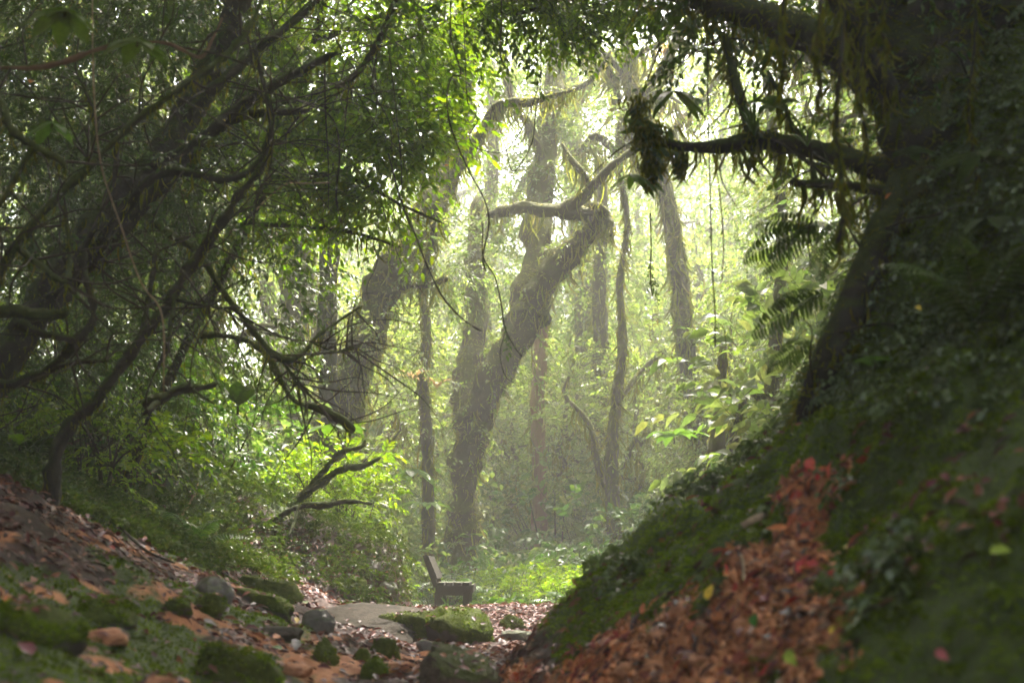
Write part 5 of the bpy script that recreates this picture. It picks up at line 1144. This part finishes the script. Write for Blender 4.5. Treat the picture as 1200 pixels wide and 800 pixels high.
ft = [big_proto(211, 10, 2.2, 3.6, .13, 420, 'leaf_far', .16, 'forest_tree', '', thr=.0, tl=.6, low=2.0),
      big_proto(212, 13, 2.6, 4.2, .15, 420, 'leaf_far', .2, 'forest_tree', '', thr=.05, tl=.7, low=2.5),
      big_proto(213, 7, 1.7, 2.6, .11, 420, 'leaf_far', .11, 'forest_tree', '', thr=-.05, tl=.5, low=1.2),
      big_proto(214, 5.6, 1.5, 2.5, .12, 620, 'leaf_lit', .07, 'understory_tree', '', thr=-.1, tl=.5, low=1.0)]
uf = [0, 0, 0, 0]
def put_ft(k, px, Y, sc, label, group, dx=0):
    x = (px - 600) / FP * Y; loc = (x, Y, gz(x, Y)); a = rg.uniform(0, 6)
    if not uf[k]:
        r = ft[k]; r.location = loc; r.rotation_euler = (0, 0, a); r.scale = (sc,) * 3; r['label'] = label; r['group'] = group; uf[k] = 1
    else: copy_tree(ft[k], loc, a, sc, label, group)
G1 = 'hazy trees standing behind the clearing'
for px, Y, k, sc in [(455, 27, 0, 1), (520, 31, 1, 1), (610, 29, 2, 1.1), (752, 28, 0, 1.05), (820, 26, 2, 1.2), (905, 25, 0, 1), (960, 24, 1, .9), (860, 32, 1, 1.1), (670, 34, 1, 1.15), (575, 37, 0, 1.3), (770, 36, 1, 1.2), (480, 36, 1, 1.2), (420, 32, 0, 1.2)]:
    put_ft(k, px, Y + 4, sc, 'hazy leafy tree standing behind the clearing', G1)
G4 = 'small leafy trees filling the bright clearing'
for px, Y, sc, lab in [(455, 20, .8, 'small leafy tree under the bend of the old leaning tree'), (508, 22, .9, 'small leafy tree behind the creeper wrapped trunk'), (598, 22.5, .75, 'small leafy tree just right of the thick leaning tree'), (665, 21.5, .8, 'small leafy tree between the reddish and the dark upright trunks'),
                   (748, 20.8, .75, 'small leafy tree right of the thin forked tree'), (775, 23.5, 1.0, 'small leafy tree behind the slender bowed trunk'), (860, 19.5, .8, 'small leafy tree left of the crooked grey trunk'), (915, 20, .9, 'small leafy tree behind the crooked grey trunk'),
                   (965, 19, .9, 'small leafy tree at the right end of the bright clearing'), (425, 18, .8, 'small leafy tree at the left end of the bright clearing'), (540, 25, 1.15, 'small leafy tree straight behind the thick leaning tree'), (640, 26, 1.2, 'small leafy tree far behind the reddish brown trunk'),
                   (710, 27, 1.3, 'small leafy tree far behind the dark upright trunk'), (820, 27, 1.3, 'small leafy tree far behind the slender bowed trunk'), (890, 28, 1.3, 'small leafy tree far behind the crooked trunk'), (470, 28, 1.3, 'small leafy tree far behind the old leaning tree')]:
    put_ft(3, px, Y, sc, lab, G4)
G2 = 'shaded trees deep behind the left thicket'
for px, Y, k, sc in [(60, 15, 2, 1), (160, 18, 0, .9), (250, 16, 2, 1.05), (310, 21, 0, .9), (-40, 17, 0, .9), (200, 24, 1, .9), (100, 24, 1, .9), (330, 27, 1, .95), (20, 27, 1, 1), (-60, 11.5, 2, 1), (110, 12.2, 2, .8), (220, 12.8, 2, .8)]:
    put_ft(k, px, Y, sc, 'leafy tree deep in the shade behind the left thicket', G2)
G3 = 'trees beyond the gnarled tree at the right'
for px, Y, k, sc in [(1040, 17, 0, .9), (1130, 14, 2, 1.1), (1230, 12, 0, .9), (1180, 20, 1, 1), (1010, 24, 1, 1), (1320, 16, 1, 1)]:
    put_ft(k, px, Y, sc, 'leafy tree in the gloom beyond the gnarled tree', G3)

# far-off wood, one mass
g = Geo(); n = 22000
x = rng.uniform(-22, 22, n); y = rng.uniform(36, 50, n); z = 17 * rng.random(n) ** 1.25
c = np.stack([x, y, z], 1); gap = np.exp(-(((x - .3) / 7) ** 2 + ((z - 11) / 4.5) ** 2)) * .45
k = (fbm(c, .33, 3, 88) - gap + .35 > 0); c = c[k]; print('far', len(c))
sprays(g, c, rdir(len(c), rng) + np.array([0, 0, .2]), .9, 7, .24, .5, .3, 'diamond', 0, 1, rng=rng, twig_r=.006)
o = link('far_wood', g.mesh('far_wood', [M['leaf_far'], M['twig']]), kind='stuff'); tag(o, 'pale far-off wood closing the view behind the misty clearing', 'forest')

# ------------------------------------------------------------------ mist
hz = bpy.data.materials.new('mist'); hz.use_nodes = True; nt = hz.node_tree; nt.nodes.clear()
out = nt.nodes.new('ShaderNodeOutputMaterial'); pv = nt.nodes.new('ShaderNodeVolumePrincipled')
pv.inputs['Color'].default_value = (.96, .98, .93, 1); pv.inputs['Density'].default_value = HAZE_DENSITY; pv.inputs['Anisotropy'].default_value = .0
nt.links.new(pv.outputs[0], out.inputs['Volume'])
zb, zt = -3.0, 20.0
x0, x1, y0, y1 = -75, 75, -35, 115
V = np.array([(x, y, z) for x in (x0, x1) for y in (y0, y1) for z in (zb, zt)], float)
F = np.array([(0, 1, 3, 2), (4, 6, 7, 5), (0, 4, 5, 1), (2, 3, 7, 6), (0, 2, 6, 4), (1, 5, 7, 3)])
o = link('haze', build_mesh('haze', V, F, hz, smooth=False), kind='stuff'); tag(o, 'thin white morning mist filling the forest clearing', 'haze')
tris = sum(len(o.data.loop_triangles) or len(o.data.polygons) for o in S.objects if o.type == 'MESH'); print('objects', len(S.objects), 'polys incl. copies', tris)

# ------------------------------------------------------------------ labels of repeats: count them off from the left
ORD = ['leftmost', 'second from the left', 'third from the left', 'fourth from the left', 'fifth from the left', 'sixth from the left', 'seventh from the left', 'eighth from the left', 'ninth from the left',
       'tenth from the left', 'eighth from the right', 'seventh from the right', 'sixth from the right', 'fifth from the right', 'fourth from the right', 'third from the right', 'second from the right', 'rightmost']
for gname, what in (('leafy shrubs along the crest of the left bank', 'leafy shrubs on the crest of the left bank'), ('shrubs in the gloom behind the right bank', 'shrubs in the gloom behind the right bank'),
                    (G3, 'trees in the gloom beyond the gnarled tree'), (G2, 'leafy trees shaded behind the left thicket'), (G1, 'tall hazy trees behind the clearing'), ('small sunlit shrubs on the brink of the left bank', 'small sunlit shrubs on the brink of the left bank'), ('low leafy shrubs on the sunlit clearing floor', 'low leafy shrubs on the sunlit clearing floor'), ('leafy shrubs left of the thick leaning tree', 'leafy shrubs left of the thick leaning tree')):
    os_ = sorted([o for o in S.objects if o.parent is None and o.get('group') == gname], key=lambda o: o.location.x / o.location.y)
    n = len(os_)
    for i, o in enumerate(os_):
        w = ORD[i] if i < min(n, 9 if n <= 18 else n) and (i <= n // 2) else (ORD[-1] if i == n - 1 else ORD[len(ORD) - (n - i)])
        o['label'] = w + ' of the ' + what
